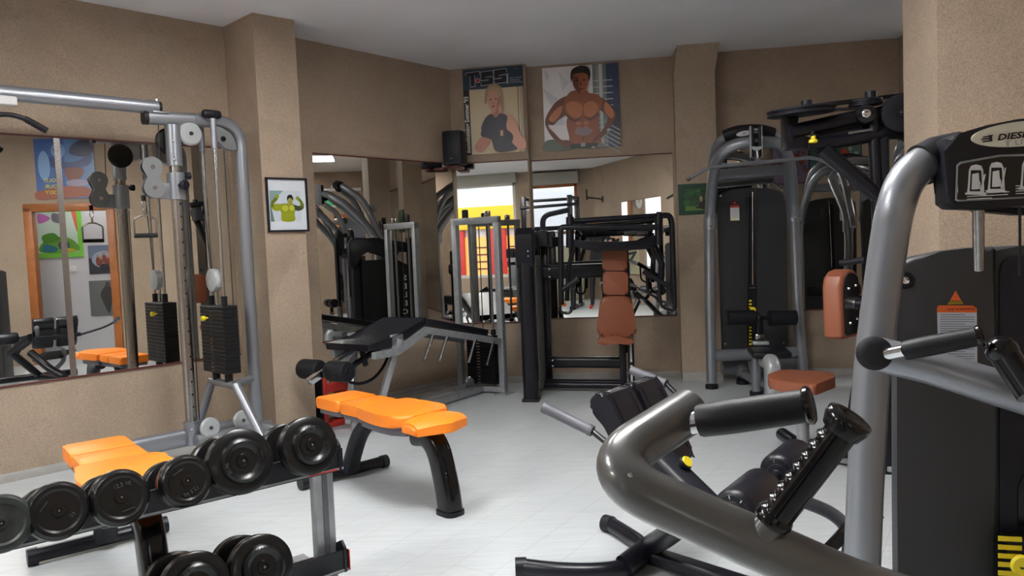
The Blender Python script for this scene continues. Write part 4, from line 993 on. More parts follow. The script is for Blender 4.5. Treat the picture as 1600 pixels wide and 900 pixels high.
s=MB(); s.box(PM(.775,.25,.24),(.058,.07,.48),'black',(mw,md_,Z),.012); s.box(PM(.845,.27,.25),(.055,.06,.50),'black',(mw,md_,Z),.012); s.box(PM(.81,.27,.02),(.16,.5,.04),'black',(mw,md_,Z),.01); sc=s.build('seat_column',pm)
s=MB(); s.box(PM(.845,.238,.36),(.016,.004,.17),'lettering',(mw,md_,Z)); s.box(PM(.845,.238,.16),(.016,.004,.17),'lettering',(mw,md_,Z)); s.build('height_scale',sc)
s=MB(); s.box(PM(.775,.19,.455),(.065,.05,.02),'yellow',(mw,md_,Z),.008); s.cyl(PM(.775,.21,.46),PM(.775,.21,.50),.012,'yellow',12); s.build('adjustment_lever',pm)
s=MB(); s.box(PM(.82,.45,.80),(.07,.06,.95),'black',(mw,md_,Z),.015); s.build('back_column',pm)
def padm(name,x0,x1,y0,y1,Yd,th,rad,par,m,sx=1,bev=.022,top=None):
    a=Q(x0,y0,Yd); b=Q(x1,y0,Yd); c=Q(x1,y1,Yd); d=Q(x0,y1,Yd)
    if top: a=Q(top[0],y0,Yd); b=Q(top[1],y0,Yd)
    s=MB(); s.prism(fillet([a,b,c,d],rad,5,True),md_*th,m,bev,3); return s.build(name,par)
padm('head_pad',941,980,386.5,423,6.44,.07,.03,pm,'brown')
padm('shoulder_pad',942,981.5,424.5,461,6.42,.07,.03,pm,'brown')
padm('back_pad',931,996,463,526,6.38,.085,.07,pm,'brown',top=(938,987),bev=.03)
s=MB(); s.prism(catmull([Q(x,y,6.30) for x,y in ((933,536),(936,529),(948,528),(957,524),(965,524),(975,528),(988,530),(990,536),(982,539),(962,537),(944,540),(933,536))],4)[:-1],md_*.20,'brown',.012,2); s.build('seat_pad',pm)
# lever arms
AY=6.22
def armp(*pts,Yd=AY): return [Q(x,y,Yd) for x,y in pts]
s=MB(); s.tube(fillet(armp((877,476),(876,366),(876,355),(1030,355)),.10,7),.024,'black',14); la=s.build('lever_arm',pm)
s=MB(); s.tube(fillet([Q(1053.5,474,AY+.1),Q(1050,350,AY+.1),Q(1047,336,AY+.1),Q(893,346,AY+.1)],.10,7),.024,'black',14); ra_=s.build('lever_arm',pm)
for px,par in ((890.6,la),(1029.3,ra_)):
    s=MB(); y0=339 if px<1000 else 335; s.cyl(Q(px,y0,AY+.02),Q(px,y0+48,AY+.02),.033,'black',18); s.cyl(Q(px,y0-4,AY+.02),Q(px,y0+1,AY+.02),.02,'plastic',14); s.build('pivot_hub',par)
s=MB(); s.prism(catmull([Q(x,y,AY+.02) for x,y in ((896,374),(905,376),(960,378),(1012,374),(1026,366),(1030,376),(1020,386),(1000,390),(930,392),(908,388),(896,384),(893,378),(896,374))],4)[:-1],md_*.12,'black',.015,2); s.build('cam_cowl',pm)
s=MB()
for px in (918,938,958,985,1003): s.lathe(Q(px,367,AY+.18),Z,[(0,.05),(.006,.055),(.014,.05),(.022,.055),(.028,.05)],'pulley_d' if px%2 else 'plastic',20)
s.tube([Q(900,368,AY+.2),Q(1020,360,AY+.2)],.014,'plastic',10); s.tube([Q(905,362,AY+.3),Q(1022,366,AY+.3)],.012,'black',10); s.build('pulley_bank',pm)
s=MB(); s.tube(fillet(armp((875.5,440),(875,478),(876,488),(889,490),(894,484),(896,452)),.04,5),.012,'black',10); s.tube(armp((876.5,454),(903,436)),.015,'black',10); s.build('handle_frame',la)
s=MB(); s.tube(armp((877,453.5),(903,435.5)),.022,'foam',14); s.tube(armp((896,478),(897,450)),.019,'foam',14)
for k in range(7): a=Q(878+k*3.7,452.8-k*2.55,AY); s.tube([a,a+V((.012,0,.008))],.0245,'foam',12)
s.build('grip',la)
s=MB(); s.tube(fillet(armp((1053.5,440),(1054,478),(1052,486),(1036,481),(1032,474),(1029,440)),.04,5),.013,'black',10); s.tube(fillet(armp((1030,472),(1024,464),(1012,458),(1010,430)),.04,5),.010,'black',10); s.build('handle_frame',ra_)
s=MB(); s.tube(armp((1005,423.5),(1049,450)),.021,'foam',14); s.tube(armp((1029,452),(1031,472)),.019,'foam',14); s.build('grip',ra_)
s=MB(); s.tube([Q(1022,384,6.35),Q(1034,412,6.4),Q(1032,458,6.4)],.028,'black',14); s.tube([Q(897,384,6.35),Q(888,420,6.4),Q(886,470,6.4)],.02,'black',14); s.build('link_arm',pm)
# ================================================================== silver lat pulldown machine
LY=6.62
lt=thing('lat_pulldown_machine','silver arched lat pulldown machine with charcoal shroud, right of the centre column','lat machine',(2.03,6.6,0))
fw_=V((-.17,-.985,0)).normalized(); lw=V((.985,-.17,0))
def tq(pts,Yd=LY): return [Q(x,y,Yd) for x,y in pts]
s=MB(); s.tube(catmull([Q(x,y,LY-o_) for x,y,o_ in ((1112,598,0),(1109.5,480,0),(1109,345,0),(1116,266,.30),(1128,240,.46),(1152,226,.55),(1184,222,.58),(1212,224,.55),(1229,240,.46),(1236,270,.30),(1241,345,0),(1247,480,0),(1256,600,0))],5),.045,'silver',16); s.build('arch_frame',lt)
s=MB(); s.tube(catmull([Q(1110,350,LY+.10),Q(1113,262,LY-.1),Q(1118,232,LY-.25),Q(1136,213,LY-.36),Q(1165,206,LY-.40),Q(1195,207,LY-.40),Q(1218,217,LY-.36),Q(1230,240,LY-.25),Q(1234,300,LY-.1),Q(1238,360,LY+.10)],5),.038,'silver',14); s.build('rear_arch',lt)
s=MB(); s.tube(catmull([Q(1132,213,LY-.37),Q(1150,206.5,LY-.41),Q(1172,204,LY-.43),Q(1190,204.5,LY-.43),Q(1207,209,LY-.41)],4),.05,'foam',14); ft=s.build('foam_sleeve',lt)
s=MB(); c=Q(1163,208.5,LY-.49); s.prism([c+lw*x+Z*y for x,y in ell(0,0,.062,.02,20,.12)],fw_*-.006,'lettering'); s.text('DF',c-fw_*-.0-V((.02,.012,.008)),lw,Z,.016,'black',shear=.3); s.build('badge',ft)
s=MB()
for x,y in ((1109,345),(1240,332)): s.cyl(Q(x,y-8,LY),Q(x+.5,y+14,LY),.056,'silver',16); s.sphere(Q(x,y+8,LY)+fw_*.055,.01,'chrome')
s.build('joint_sleeve',lt)
s=MB(); s.tube([Q(1121,274,LY),Q(1233,266,LY)],.052,'silver',18); s.build('cross_tube',lt)
s=MB(); s.tube([Q(1111,556,LY+.02),Q(1252,550,LY+.02)],.052,'silver',16); s.tube([Q(1128,575,LY+.25),Q(1246,568,LY+.25)],.06,'silver',16); s.tube([Q(1250,590,LY+.02),Q(1253,569,LY+.25)],.04,'silver',12); s.cyl(Q(1160,590,LY+.15),Q(1160,572,LY+.2),.05,'silver',14); s.build('lower_frame',lt)
sh=MB(); pts=tq([(1121,330),(1122,306),(1132,299),(1150,295),(1175,293),(1200,294),(1218,298),(1227,303),(1229,330),(1233,554),(1190,557),(1128,552)],LY+.10)
sh.prism(pts,-fw_*.05,'shroud',.012,2); so=sh.build('front_shroud',lt)
s=MB(); s.box(Q(1174,420,LY+.09),(.065,.008,1.25),'black',(lw,fw_,Z)); s.tube([Q(1169,300,LY+.085),Q(1167,540,LY+.085)],.006,'plastic',6); s.tube([Q(1180,300,LY+.085),Q(1178,540,LY+.085)],.006,'plastic',6); s.tube([Q(1176,300,LY+.07),Q(1176,445,LY+.07)],.004,'dullchrome',6); s.box(Q(1175,450,LY+.07),(.05,.01,.012),'chrome',(lw,fw_,Z)); s.build('stack_slot',so)
s=MB()
for k in range(14):
    c=Q(1172.5,470+k*5.2,LY+.075); s.box(c,(.022,.006,.014),'yellow',(lw,fw_,Z))
s.lathe(Q(1176.5,484,LY+.06),fw_,[(0,.024),(.02,.026),(.03,.018)],'yellow',18); s.build('weight_numbers',so)
s=MB(); lwn=Q(1148,333,LY+.097)+fw_*.006; s.box(lwn,(.075,.004,.13),'lettering',(lw,fw_,Z)); s.box(lwn+Z*.058,(.075,.006,.02),'red',(lw,fw_,Z))
s.prism([lwn+Z*.08-lw*.018,lwn+Z*.08+lw*.018,lwn+Z*.105],fw_*.003,'red'); s.box(lwn-Z*.055,(.03,.006,.012),'yellow',(lw,fw_,Z))
for k in range(7): s.box(lwn+Z*(.035-.012*k)+fw_*.003,(.058,.001,.003),'greyletter',(lw,fw_,Z))
s.build('warning_label',so)
s=MB()
for x,y in ((1126,306),(1222,303),(1133,537),(1224,535)): s.lathe(Q(x,y,LY+.09)+fw_*.004,fw_,[(0,.013),(.006,.010)],'chrome',12)
s.build('screw',so)
# pulley head
s=MB()
for dx in (-5.5,5.5):
    s.box(Q(1181+dx,222,LY-.64),(.018,.10,.23),'plastic',(lw,fw_,Z),.006)
    s.box(Q(1181+dx*1.55,222,LY-.66),(.006,.09,.24),'pulley',(lw,fw_,Z),.002)
for y in (205,238): s.cyl(Q(1176,y,LY-.65),Q(1186,y,LY-.65),.022,'chrome',12)
ph=s.build('pulley_head',lt)
s=MB(); s.lathe(Q(1182,228,LY-.58)-lw*.015,lw,[(0,.055),(.012,.048),(.03,.055)],'rubber',20); s.prism([Q(x,y,LY-.71) for x,y in ((1174,229),(1191,229),(1192,231.5),(1186,235),(1182.5,236),(1178,235),(1173.5,231.5))],fw_*.01,'pulley',.003,1); s.build('pulley_wheel',ph)
s=MB(); s.tube([Q(1183,234,LY-.71),Q(1183,247,LY-.71)],.008,'chrome',8); s.build('steel_cable',lt)
# seat, rollers
s=MB(); s.box(Q(1202,551,LY-.42),(.30,.34,.055),'vinyl',(lw,fw_,Z),.018,3); s.build('seat_pad',lt)
for x0,x1 in ((1136,1178),(1202,1243)):
    s=MB(); s.cyl(Q(x0,497,LY-.22),Q(x1,496,LY-.22),.064,'foam',24); s.cyl(Q(x0-1.2,497,LY-.22),Q(x1+1.2,496,LY-.22),.045,'plastic',20); s.build('knee_roller',lt)
s=MB(); s.tube([Q(1176,497,LY-.22),Q(1204,496.5,LY-.22)],.016,'plastic',10); s.box(Q(1187,508,LY-.22),(.05,.05,.16),'black',(lw,fw_,Z),.012); s.box(Q(1187,526,LY-.22),(.075,.06,.045),'chrome',(lw,fw_,Z),.008); s.box(Q(1188,535.5,LY-.20),(.13,.10,.03),'pulley',(lw,fw_,Z),.008); s.build('roller_post',lt)
s=MB(); s.tube([Q(1182,614,LY-.36),Q(1181,556,LY-.36)],.035,'silver',16,prof=rrect(.07,.07,.03)); s.build('seat_post',lt)
s=MB(); a=Q(1208,618,LY-.62); s.tube(fillet([V((a.x,a.y,.01)),V((a.x,a.y,.31)),V((a.x-.0,a.y+.16,.31))],.09,6),.07,'pulley',prof=rrect(.135,.12,.05)); s.build('front_fairing',lt)
s=MB(); s.tube([Q(1186,612,LY-.3),Q(1172,560,LY+.1)],.03,'silver',12); s.tube([V((2.05,6.0,.09)),V((2.02,6.75,.09))],.04,'silver',14); s.build('centre_beam',lt)
s=MB()
for x,y,Yd in ((1112,599,LY),(1256,600,LY),(1182,612,LY-.36),(1160,591,LY+.15)):
    p_=Q(x,y,Yd); s.cyl(V((p_.x,p_.y,0)),V((p_.x,p_.y,.035)),.055,'plastic',16)
s.build('rubber_foot',lt)
pbar=thing('lat_bar','long angled silver lat bar hanging from the lat pulldown machine','bar',tuple(Q(1183,252,LY-.71)))
s=MB(); s.tube(fillet([Q(x,y,LY-.71) for x,y in ((1073,281.5),(1107,261.5),(1270,246),(1288,252),(1310,268))],.05,5),.014,'silver',12); s.build('bar',pbar)
s=MB(); s.prism([Q(x,y,LY-.715) for x,y in ((1174,255.5),(1193,254),(1184,246))],fw_*.012,'silver',.002,1); s.tube([Q(1183.5,241,LY-.71),Q(1183.5,248,LY-.71)],.01,'chrome',8); s.build('hanger_plate',pbar)
for i,(x0,y0,x1,y1) in enumerate(((1073,281.5,1078,278.5),(1306,265,1310,268))):
    s=MB(); s.tube([Q(x0,y0,LY-.71),Q(x1,y1,LY-.71)],.016,'chrome',12); s.build('end_cap',pbar)
# companions further right, mostly hidden and seen in the mirror
def local_copy(root,pivot,loc,rz,lab,cat_group):
    # copy of a world-built machine turned about its base
    r=dup(root,loc,rz,lab,cat_group); return r
m2=local_copy(lt,None,(3.38,6.15,0),-.25,'silver arched machine half hidden behind the right column and the black rotary machine','silver arched machines'); m2.scale=(.9,.9,.95)
lt['group']='silver arched machines'
m3=local_copy(lt,None,(3.15,4.5,0),PI+.1,'silver arched machine behind the right column, seen only in the mirrors','silver arched machines')
# ================================================================== black rotary machine
RY=4.1
rm=thing('rotary_machine','black torso machine with brown backrest, brown seat and horizontal belt discs','rotary machine',(1.85,4.1,0))
def rq(*pts,Yd=RY): return [Q(x,y,Yd) for x,y in pts]
s=MB(); s.tube(rq((1236,206),(1356,179)),.037,'black',18); s.build('upper_arm',rm)
s=MB(); s.lathe(Q(1353,178,RY-.05),V((-.3,-1,0)),[(-.09,.045),(.0,.05),(.012,.046),(.012,.028)],'plastic',22); hb=s.build('arm_hub',rm)
s=MB(); s.lathe(Q(1353,178,RY-.05)+V((-.3,-1,0)).normalized()*.012,V((-.3,-1,0)),[(0,.024),(.006,.022),(.012,.012)],'chrome',18); s.build('hub_bolt',hb)
s=MB(); s.prism(rq((1231,182),(1248,180),(1250,202),(1250,212),(1268,214),(1268,231),(1232,233)),V((.0,.12,0)),'black',.008,2); s.build('end_plate',rm)
s=MB(); s.tube(catmull([Q(1262,225,RY),Q(1310,222,RY),Q(1360,213,RY),Q(1398,208,RY),Q(1420,215,RY+.03),Q(1436,240,RY+.05),Q(1437,300,RY+.08),Q(1425,360,RY+.1),Q(1400,450,RY+.12),Q(1398,560,RY+.12),Q(1398,742,RY+.12)],5),.034,'black',14); s.build('curved_frame',rm)
s=MB(); s.box(Q(1320,200,RY+.09),(.34,.14,.07),'plastic',(V((.985,-.0,.17)).normalized(),Y_,Z),.02); s.box(Q(1300,216,RY+.05),(.30,.10,.06),'black',(V((.985,-.0,.17)).normalized(),Y_,Z),.01); s.build('carrier',rm)
s=MB(); s.box(Q(1345,205,RY-.02),(.13,.012,.012),'shroud2',(V((.985,0,.12)).normalized(),Y_,Z)); s.build('angle_scale',rm)
for nm,cx,cy,r_,m in (('belt_disc',1252,174,.175,'pulley_d'),('belt_disc',1352,160,.085,'pulley_d')):
    s=MB(); c=Q(cx,cy,RY+.02); ax=V((-.05,-.05,1)); s.lathe(c-ax*.02,ax,[(0,r_*.93),(.004,r_),(.012,r_),(.016,r_*.95),(.022,r_*.95),(.026,r_),(.034,r_),(.038,r_*.9),(.04,.3*r_)],'plastic',40); dd=s.build(nm,rm)
    s=MB(); s.cyl(c+Z*.015+V((.03,0,0)),c+Z*.055+V((.03,0,0)),.03,'plastic',18); s.build('disc_hub',dd)
s=MB(); s.beam(Q(1268,166,RY-.02),Q(1425,147,RY+.1),.05,.02,'black'); s.beam(Q(1275,173,RY-.1),Q(1365,168,RY-.1),.008,.016,'black'); s.build('drive_belt',rm)
s=MB(); s.cyl(Q(1405,157,RY+.08),Q(1421,149,RY+.08),.02,'plastic',12); s.build('belt_end',rm)
s=MB(); c=Q(1408,176,RY-.07); s.lathe(c,V((.35,1,0)),[(0,.012),(-.002,.022),(.004,.026),(.0,.06),(.002,.092),(.014,.098),(.03,.09),(.04,.098),(.06,.094)],'plastic',36); pp=s.build('vertical_pulley',rm)
s=MB(); s.lathe(c-V((.004,.012,0)),V((.35,1,0)),[(0,.008),(.01,.012)],'chrome',12); s.build('axle_bolt',pp)
s=MB(); s.prism(rq((1362,170),(1392,160),(1432,165),(1440,200),(1400,214),(1368,206)),V((0,.10,0)),'black',.01,2); s.build('gear_housing',rm)
s=MB(); s.tube([Q(1440,158,RY+.1),Q(1478,172,RY+.15)],.006,'cable',6); s.build('steel_cable',rm)
s=MB(); s.tube(rq((1364,186),(1376,400)),.032,'black',16); s.build('hanging_arm',rm)
s=MB(); s.tube(rq((1285,232),(1378,312)),.040,'black',16); s.build('diagonal_brace',rm)
s=MB(); s.box(Q(1378,480,RY+.02),(.09,.09,1.9),'black',(V((.9,-.4,0)).normalized(),V((.4,.9,0)).normalized(),Z),.02); p_=Q(1378,480,RY+.02); s.tube([V((p_.x,p_.y,.0)),V((p_.x,p_.y,.7))],.045,'black',14); s.build('main_post',rm)
s=MB(); s.tube([Q(1269.5,205,RY-.03),Q(1270,213,RY-.03)],.012,'plastic',10); s.build('pin_housing',rm)
s=MB(); s.lathe(Q(1270.5,212,RY-.03),V((0,0,-1)),[(0,.012),(.015,.012),(.022,.022),(.034,.024),(.04,.015)],'yellow',18); s.build('yellow_pin',rm)
# backrest pad : brown front, black rear plate seen obliquely
bpn=V((-.70,.71,0)).normalized(); bpd=V((.71,.70,0)).normalized()
c=Q(1330,474,RY-.12)
s=MB(); out=[(-.165,-.19),(-.165,.10),(-.14,.155),(-.08,.185),(.0,.192),(.08,.185),(.14,.155),(.165,.10),(.165,-.12),(.14,-.17),(.09,-.19)]
out=[(-.105,-.165),(-.115,.09),(-.095,.145),(-.05,.172),(.0,.178),(.05,.172),(.095,.145),(.115,.09),(.105,-.165),(.07,-.182),(-.07,-.182)]
s.prism([c+bpd*x*1.12+Z*y for x,y in out],bpn*.10,'brown',.02,3); bp_=s.build('back_pad',rm)
s=MB(); s.prism([c-bpn*.004+bpd*x*.86+Z*y*.90 for x,y in out],bpn*.006,'black',.002,1); s.build('pad_plate',bp_)
s=MB()
for x,y in ((-.045,.08),(.05,.09),(-.03,-.10),(.06,-.085)): s.lathe(c-bpn*.004+bpd*x+Z*y,-bpn,[(0,.009),(.008,.007)],'chrome',10)
s.build('bolt',bp_)
s=MB(); s.cyl(c-bpn*.0+Z*.0,c-bpn*.03,.034,'chrome',20); s.tube([c-bpn*.02,c-bpn*.16],.026,'black',16); s.tube([c-bpn*.13,Q(1378,472,RY+.02)],.026,'black',16); s.build('pad_stem',rm)
s=MB(); s.tube([Q(1313,411,RY+.2),Q(1352,406,RY+.1)],.018,'foam',12); s.tube([Q(1385,408,RY-.1),Q(1425,405,RY-.12)],.018,'foam',12); s.build('hand_grip',rm)
# seat
sc_=[(1196,581),(1203,577),(1306,583),(1308,594),(1300,600),(1240,603),(1200,600)]
s=MB(); a=[G(1200,581,.50),G(1248,578,.50),G(1306,584,.50),G(1290,606,.50),G(1262,608,.50),G(1200,600,.50)]
cx=sum((q for q in a),V((0,0,0)))/6
a=[G(1199,586,.50),G(1222,578,.50),G(1300,582,.50),G(1306,590,.50),G(1272,603,.50),G(1203,594,.50)]
s.prism([q-Z*.055 for q in fillet(a,.03,4,True)],Z*.06,'brown',.02,3); st_=s.build('seat_pad',rm)
sp_=G(1253,590,.48); 
s=MB(); s.cyl(V((sp_.x,sp_.y,.10)),V((sp_.x,sp_.y,.45)),.036,'grey_frame',18); s.box((sp_.x,sp_.y,.43),(.12,.12,.03),'plastic',bev=.01); s.build('seat_post',rm)
s=MB(); s.cyl(V((sp_.x+.06,sp_.y,.34)),V((sp_.x+.07,sp_.y-.01,.24)),.008,'plastic',10); s.cyl(V((sp_.x+.03,sp_.y,.34)),V((sp_.x+.065,sp_.y,.34)),.012,'plastic',10); s.build('seat_lever',rm)
s=MB(); s.tube([V((sp_.x-.02,sp_.y+.1,.07)),V((2.25,3.88,.07))],.05,'black',prof=rrect(.09,.07,.02)); s.tube([V((sp_.x,sp_.y-.25,.06)),V((sp_.x,sp_.y+.35,.06))],.04,'black',14); s.tube([V((2.15,3.62,.06)),V((2.3,4.3,.06))],.04,'black',14); bb=s.build('base_beam',rm)
s=MB(); s.beam(V((sp_.x,sp_.y+.02,.03)),V((2.24,3.80,.03)),.02,.03,'greyletter'); s.build('base_trim',bb)
s=MB(); s.tube([Q(1316,715,RY+.1),Q(1336,600,RY+.1),Q(1345,545,RY+.12)],.016,'black',10); s.build('foot_link',rm)
s=MB()
for k in range(18): s.box(Q(1400,540,RY+.35)+Z*(-.28+k*.028),(.16,.10,.026),'plate',bev=.002)
s.build('weight_stack',rm)
s=MB(); s.lathe(Q(1386,493,RY+.28),V((-.2,-1,0)),[(0,.012),(.02,.018),(.03,.012)],'yellow',14); s.build('selector_pin',rm)
# ================================================================== back extension bench
be=thing('back_extension_bench','black back extension bench with two thick thigh pads in the centre foreground','exercise bench',(.6,3.1,0))
bc_=V((.62,.785,0)).normalized(); bx=V((.785,-.62,0)).normalized()
pT=Q(934,622,2.85)     # top of left pad, outer side
prof_=[(a*.9,b*.9) for a,b in [(-.035,-.055),(-.045,-.02),(-.03,.005),(.0,.018),(.035,.016),(.06,-.01),(.20,-.29),(.205,-.325),(.185,-.345),(.15,-.335),(.09,-.24),(.045,-.155),(.02,-.115),(-.012,-.085)]]
for k in range(2):
    o=pT+bc_*(k*.222)
    s=MB(); s.prism([o+bx*x+Z*z for x,z in catmull([V((a,b,0)) for a,b in prof_+prof_[:1]],3)[:-1] and [(q.x,q.y) for q in catmull([V((a,b,0)) for a,b in prof_+prof_[:1]],3)[:-1]]],bc_*.190,'vinyl',.012,2)
    pd_=s.build('thigh_pad',be)
    s=MB(); 
    for f in (.03,.16): s.tube([o+bx*x*.9+Z*z*.9+bc_*f+V((0,0,.002)) for x,z in ((-.045,-.02),(-.03,.007),(.0,.02),(.035,.018),(.062,-.008),(.13,-.145),(.20,-.287))],.0022,'plastic',5)
    s.build('pad_seam',pd_)
    s=MB(); s.box(o+bx*.06-Z*.19+bc_*.10,(.02,.16,.20),'plastic',((bx*.46-Z*.89).cross(bc_).normalized(),bc_,(bx*.46-Z*.89).normalized()),.004); s.build('pad_backing',pd_)
pm_=pT+bc_*.225
s=MB(); s.tube([pT+bx*.05-Z*.19+bc_*.02,pT+bx*.05-Z*.19+bc_*.44],.022,'black',12); s.lathe(pT+bc_*.222+bx*.0-Z*.01,Z,[(0,.018),(.012,.016),(.018,.008)],'chrome',12); s.build('pad_bracket',be)
# handles
for k,(g0,g1,e) in enumerate(((Q(848,636,3.0),Q(926,674,2.9),Q(965,705,2.82)),)):
    s=MB(); s.tube(catmull([g1,e,pT+bx*.06-Z*.2+bc_*.05],4),.012,'black',10); hh=s.build('handle_bar',be)
    s=MB(); d=(g1-g0).normalized(); s.lathe(g0,d,[(0,.014),(.003,.022),(.02,.0235),(.026,.021),((g1-g0).length-.02,.021),((g1-g0).length-.015,.0235),((g1-g0).length,.022)],'under',20); s.build('hand_grip',hh)
g0=pT+bc_*.75-bx*.28-Z*.03; g1=g0+bx*.18-Z*.05
s=MB(); s.tube(catmull([g1,g1+bx*.12-Z*.06-bc_*.1,pT+bx*.06-Z*.2+bc_*.42],4),.012,'black',10); hh=s.build('handle_bar',be)
s=MB(); s.tube([g0,g1],.021,'under',16); s.build('hand_grip',hh)
# sliding post from under the pads down to the roller bracket
top_=Q(1018,705,2.74); bot_=Q(1150,838,2.38)
s=MB(); s.tube([top_,bot_],.045,'black',prof=rrect(.085,.06,.02)); s.build('inclined_post',be)
s=MB(); d=(bot_-top_).normalized(); s.tube([top_+d*.02,top_+d*.30],.05,'plastic',prof=rrect(.10,.078,.024)); s.box(top_+d*.03-Z*.0,(.05,.09,.04),'under',(d,bc_,d.cross(bc_)),.01); s.build('adjustment_sleeve',be)
s=MB(); k0=Q(1048,742,2.64); k1=Q(1066,727,2.62); s.tube([k0,k1],.016,'plastic',12); s.lathe(k1-(k1-k0).normalized()*.004,(k1-k0),[(0,.016),(.01,.024),(.022,.026),(.026,.022)],'plastic',18); kb=s.build('locking_knob',be)
s=MB(); s.lathe(k1+(k1-k0).normalized()*.022+V((0,-.004,0)),(k1-k0)+V((.02,-.05,.02)),[(0,.021),(.006,.018)],'yellow',18); s.build('knob_cap',kb)
# rollers
r1=Q(1146,801,2.2); r2=Q(1248,712,2.72); rd=(r2-r1).normalized(); RLn=(r2-r1).length
for a,b in ((0,.26),(RLn-.24,RLn)):
    s=MB(); w=b-a; s.lathe(r1+rd*a,rd,[(0,.03),(0,.052),(.006,.060),(.02,.066),(w-.02,.066),(w-.006,.060),(w,.052),(w,.03)],'vinyl',30); ro_=s.build('ankle_roller',be)
    s=MB(); s.lathe(r1+rd*a,-rd,[(-.004,.053),(.004,.051),(.006,.036),(.012,.034),(.014,.018),(.017,.016)],'plastic',28)
    for j in range(8):
        t=j*PI/4+.2; w_=rd.cross(Z).normalized(); u_=w_.cross(rd).normalized(); s.box(r1+rd*(a-.004)+(w_*math.cos(t)+u_*math.sin(t))*.046,(.003,.010,.003),'chrome' if j in (1,2) else 'black',(rd,(w_*math.cos(t)+u_*math.sin(t)),rd.cross(w_*math.cos(t)+u_*math.sin(t))))
    s.build('roller_cap',ro_)
s=MB(); s.cyl(r1+rd*.03,r2-rd*.03,.014,'plastic',12); rmid=(r1+r2)/2; s.tube([rmid,bot_+V((.02,.05,.0)),bot_],.03,'black',14); s.build('roller_axle',be)
# base
zb=.035
s=MB(); s.tube(catmull([G(815,886,zb),G(870,892,zb),G(930,893,zb),G(978,886,zb),G(1004,868,zb),G(1000,850,zb),G(978,834,zb),G(956,820,zb)],5),.034,'black',16); fb=s.build('front_floor_tube',be)
s=MB()
a=G(815,886,zb); s.cyl(a-V((.025,0,0)),a+V((.02,0,0)),.038,'plastic',16); a=G(956,820,zb); s.cyl(a,a+V((-.03,.03,0)),.038,'plastic',16); s.build('end_cap',fb)
lowj=G(1003,866,.05)
s=MB(); s.tube(catmull([G(975,884,.05),lowj+V((.03,-.02,.04)),Q(1040,838,2.85),Q(1090,800,2.62)],4),.042,'black',16); s.build('front_strut',be)
s=MB(); s.tube([V((lowj.x+.02,lowj.y,.05)),V((1.12,2.38,.05))],.04,'black',prof=rrect(.08,.06,.02)); s.tube([V((.86,2.1,.04)),V((1.33,2.72,.04))],.036,'black',14); s.tube([bot_,V((1.0,2.48,.05))],.04,'black',14); s.build('main_beam',be)
# foot plate and guard tube
s=MB(); fpts=[Q(1262,880,2.45),Q(1290,848,2.48),Q(1312,831,2.52),Q(1330,838,2.52)]
cpl=catmull(fpts,4); prv=[q+V((.03,-.02,-.02)) for q in reversed(cpl)]
s.prism(cpl+prv,bc_*.30+V((0,0,-.0)),'rubber',.004,1); s.build('foot_plate',be)
s=MB(); s.tube(catmull([Q(1228,775,2.75),Q(1262,786,2.72),Q(1300,803,2.7),Q(1322,826,2.68),Q(1326,862,2.66),Q(1310,910,2.6)],5),.024,'under',14); s.build('guard_tube',be)
def QD(x,y,Y): return QY(x,y,Y*.93)
# ================================================================== foreground press machine (right)
dm=thing('shoulder_press_machine','large grey press machine with placard and charcoal shroud filling the right foreground','press machine',(1.25,1.9,0))
s=MB(); pts=catmull([QD(1337,1180,1.98),QD(1343,1000,1.98),QD(1347,890,1.98),QD(1352,760,1.98),QD(1361,600,1.98),QD(1376,470,1.97),QD(1388,385,1.95),QD(1398,330,1.93),QD(1414,285,1.93),QD(1440,258,1.94),QD(1470,245,1.955),QD(1505,240,1.97)],6)
s.tube(pts,[.042]*9+[.042]*(len(pts)-9),'silver',28); s.build('frame_tube',dm)
ft=QD(1337,1176,1.98); s=MB(); s.cyl(V((ft.x,ft.y,0)),V((ft.x,ft.y,.12)),.05,'plastic',20); s.tube([V((ft.x,ft.y,.07)),V((1.80,1.65,.07))],.04,'silver',18); s.tube([V((ft.x,ft.y,.07)),V((.95,1.15,.07))],.04,'silver',18); s.build('floor_frame',dm)
s=MB(); s.tube([QD(1440,258,1.94),QD(1462,248,1.95),QD(1500,240,1.96)],[.049,.052,.052],'foam',26); s.build('top_sleeve',dm)
# placard housing
PYd=1.84*.93
px=V((.985,-.12,.0)).normalized(); pn_=V((-.12,-.985,0)).normalized()
s=MB(); hp=[(1479,330),(1481,300),(1484,236),(1486,222),(1500,213),(1540,198),(1590,188),(1650,182),(1720,182),(1790,192),(1800,330),(1700,322),(1600,326),(1540,335),(1500,334)]
hp=[(1479,318),(1481,300),(1484,236),(1480,216),(1500,208),(1540,196),(1590,186),(1650,180),(1720,180),(1790,190),(1800,310),(1700,320),(1600,321),(1540,328),(1490,326)]
s.prism([OP(x,y,Q(1480,300,PYd),px) for x,y in hp],-pn_*.07,'plastic',.012,3); hs=s.build('placard_housing',dm)
O=lambda x,y,off=.0: OP(x,y,Q(1480,300,PYd),px,off)
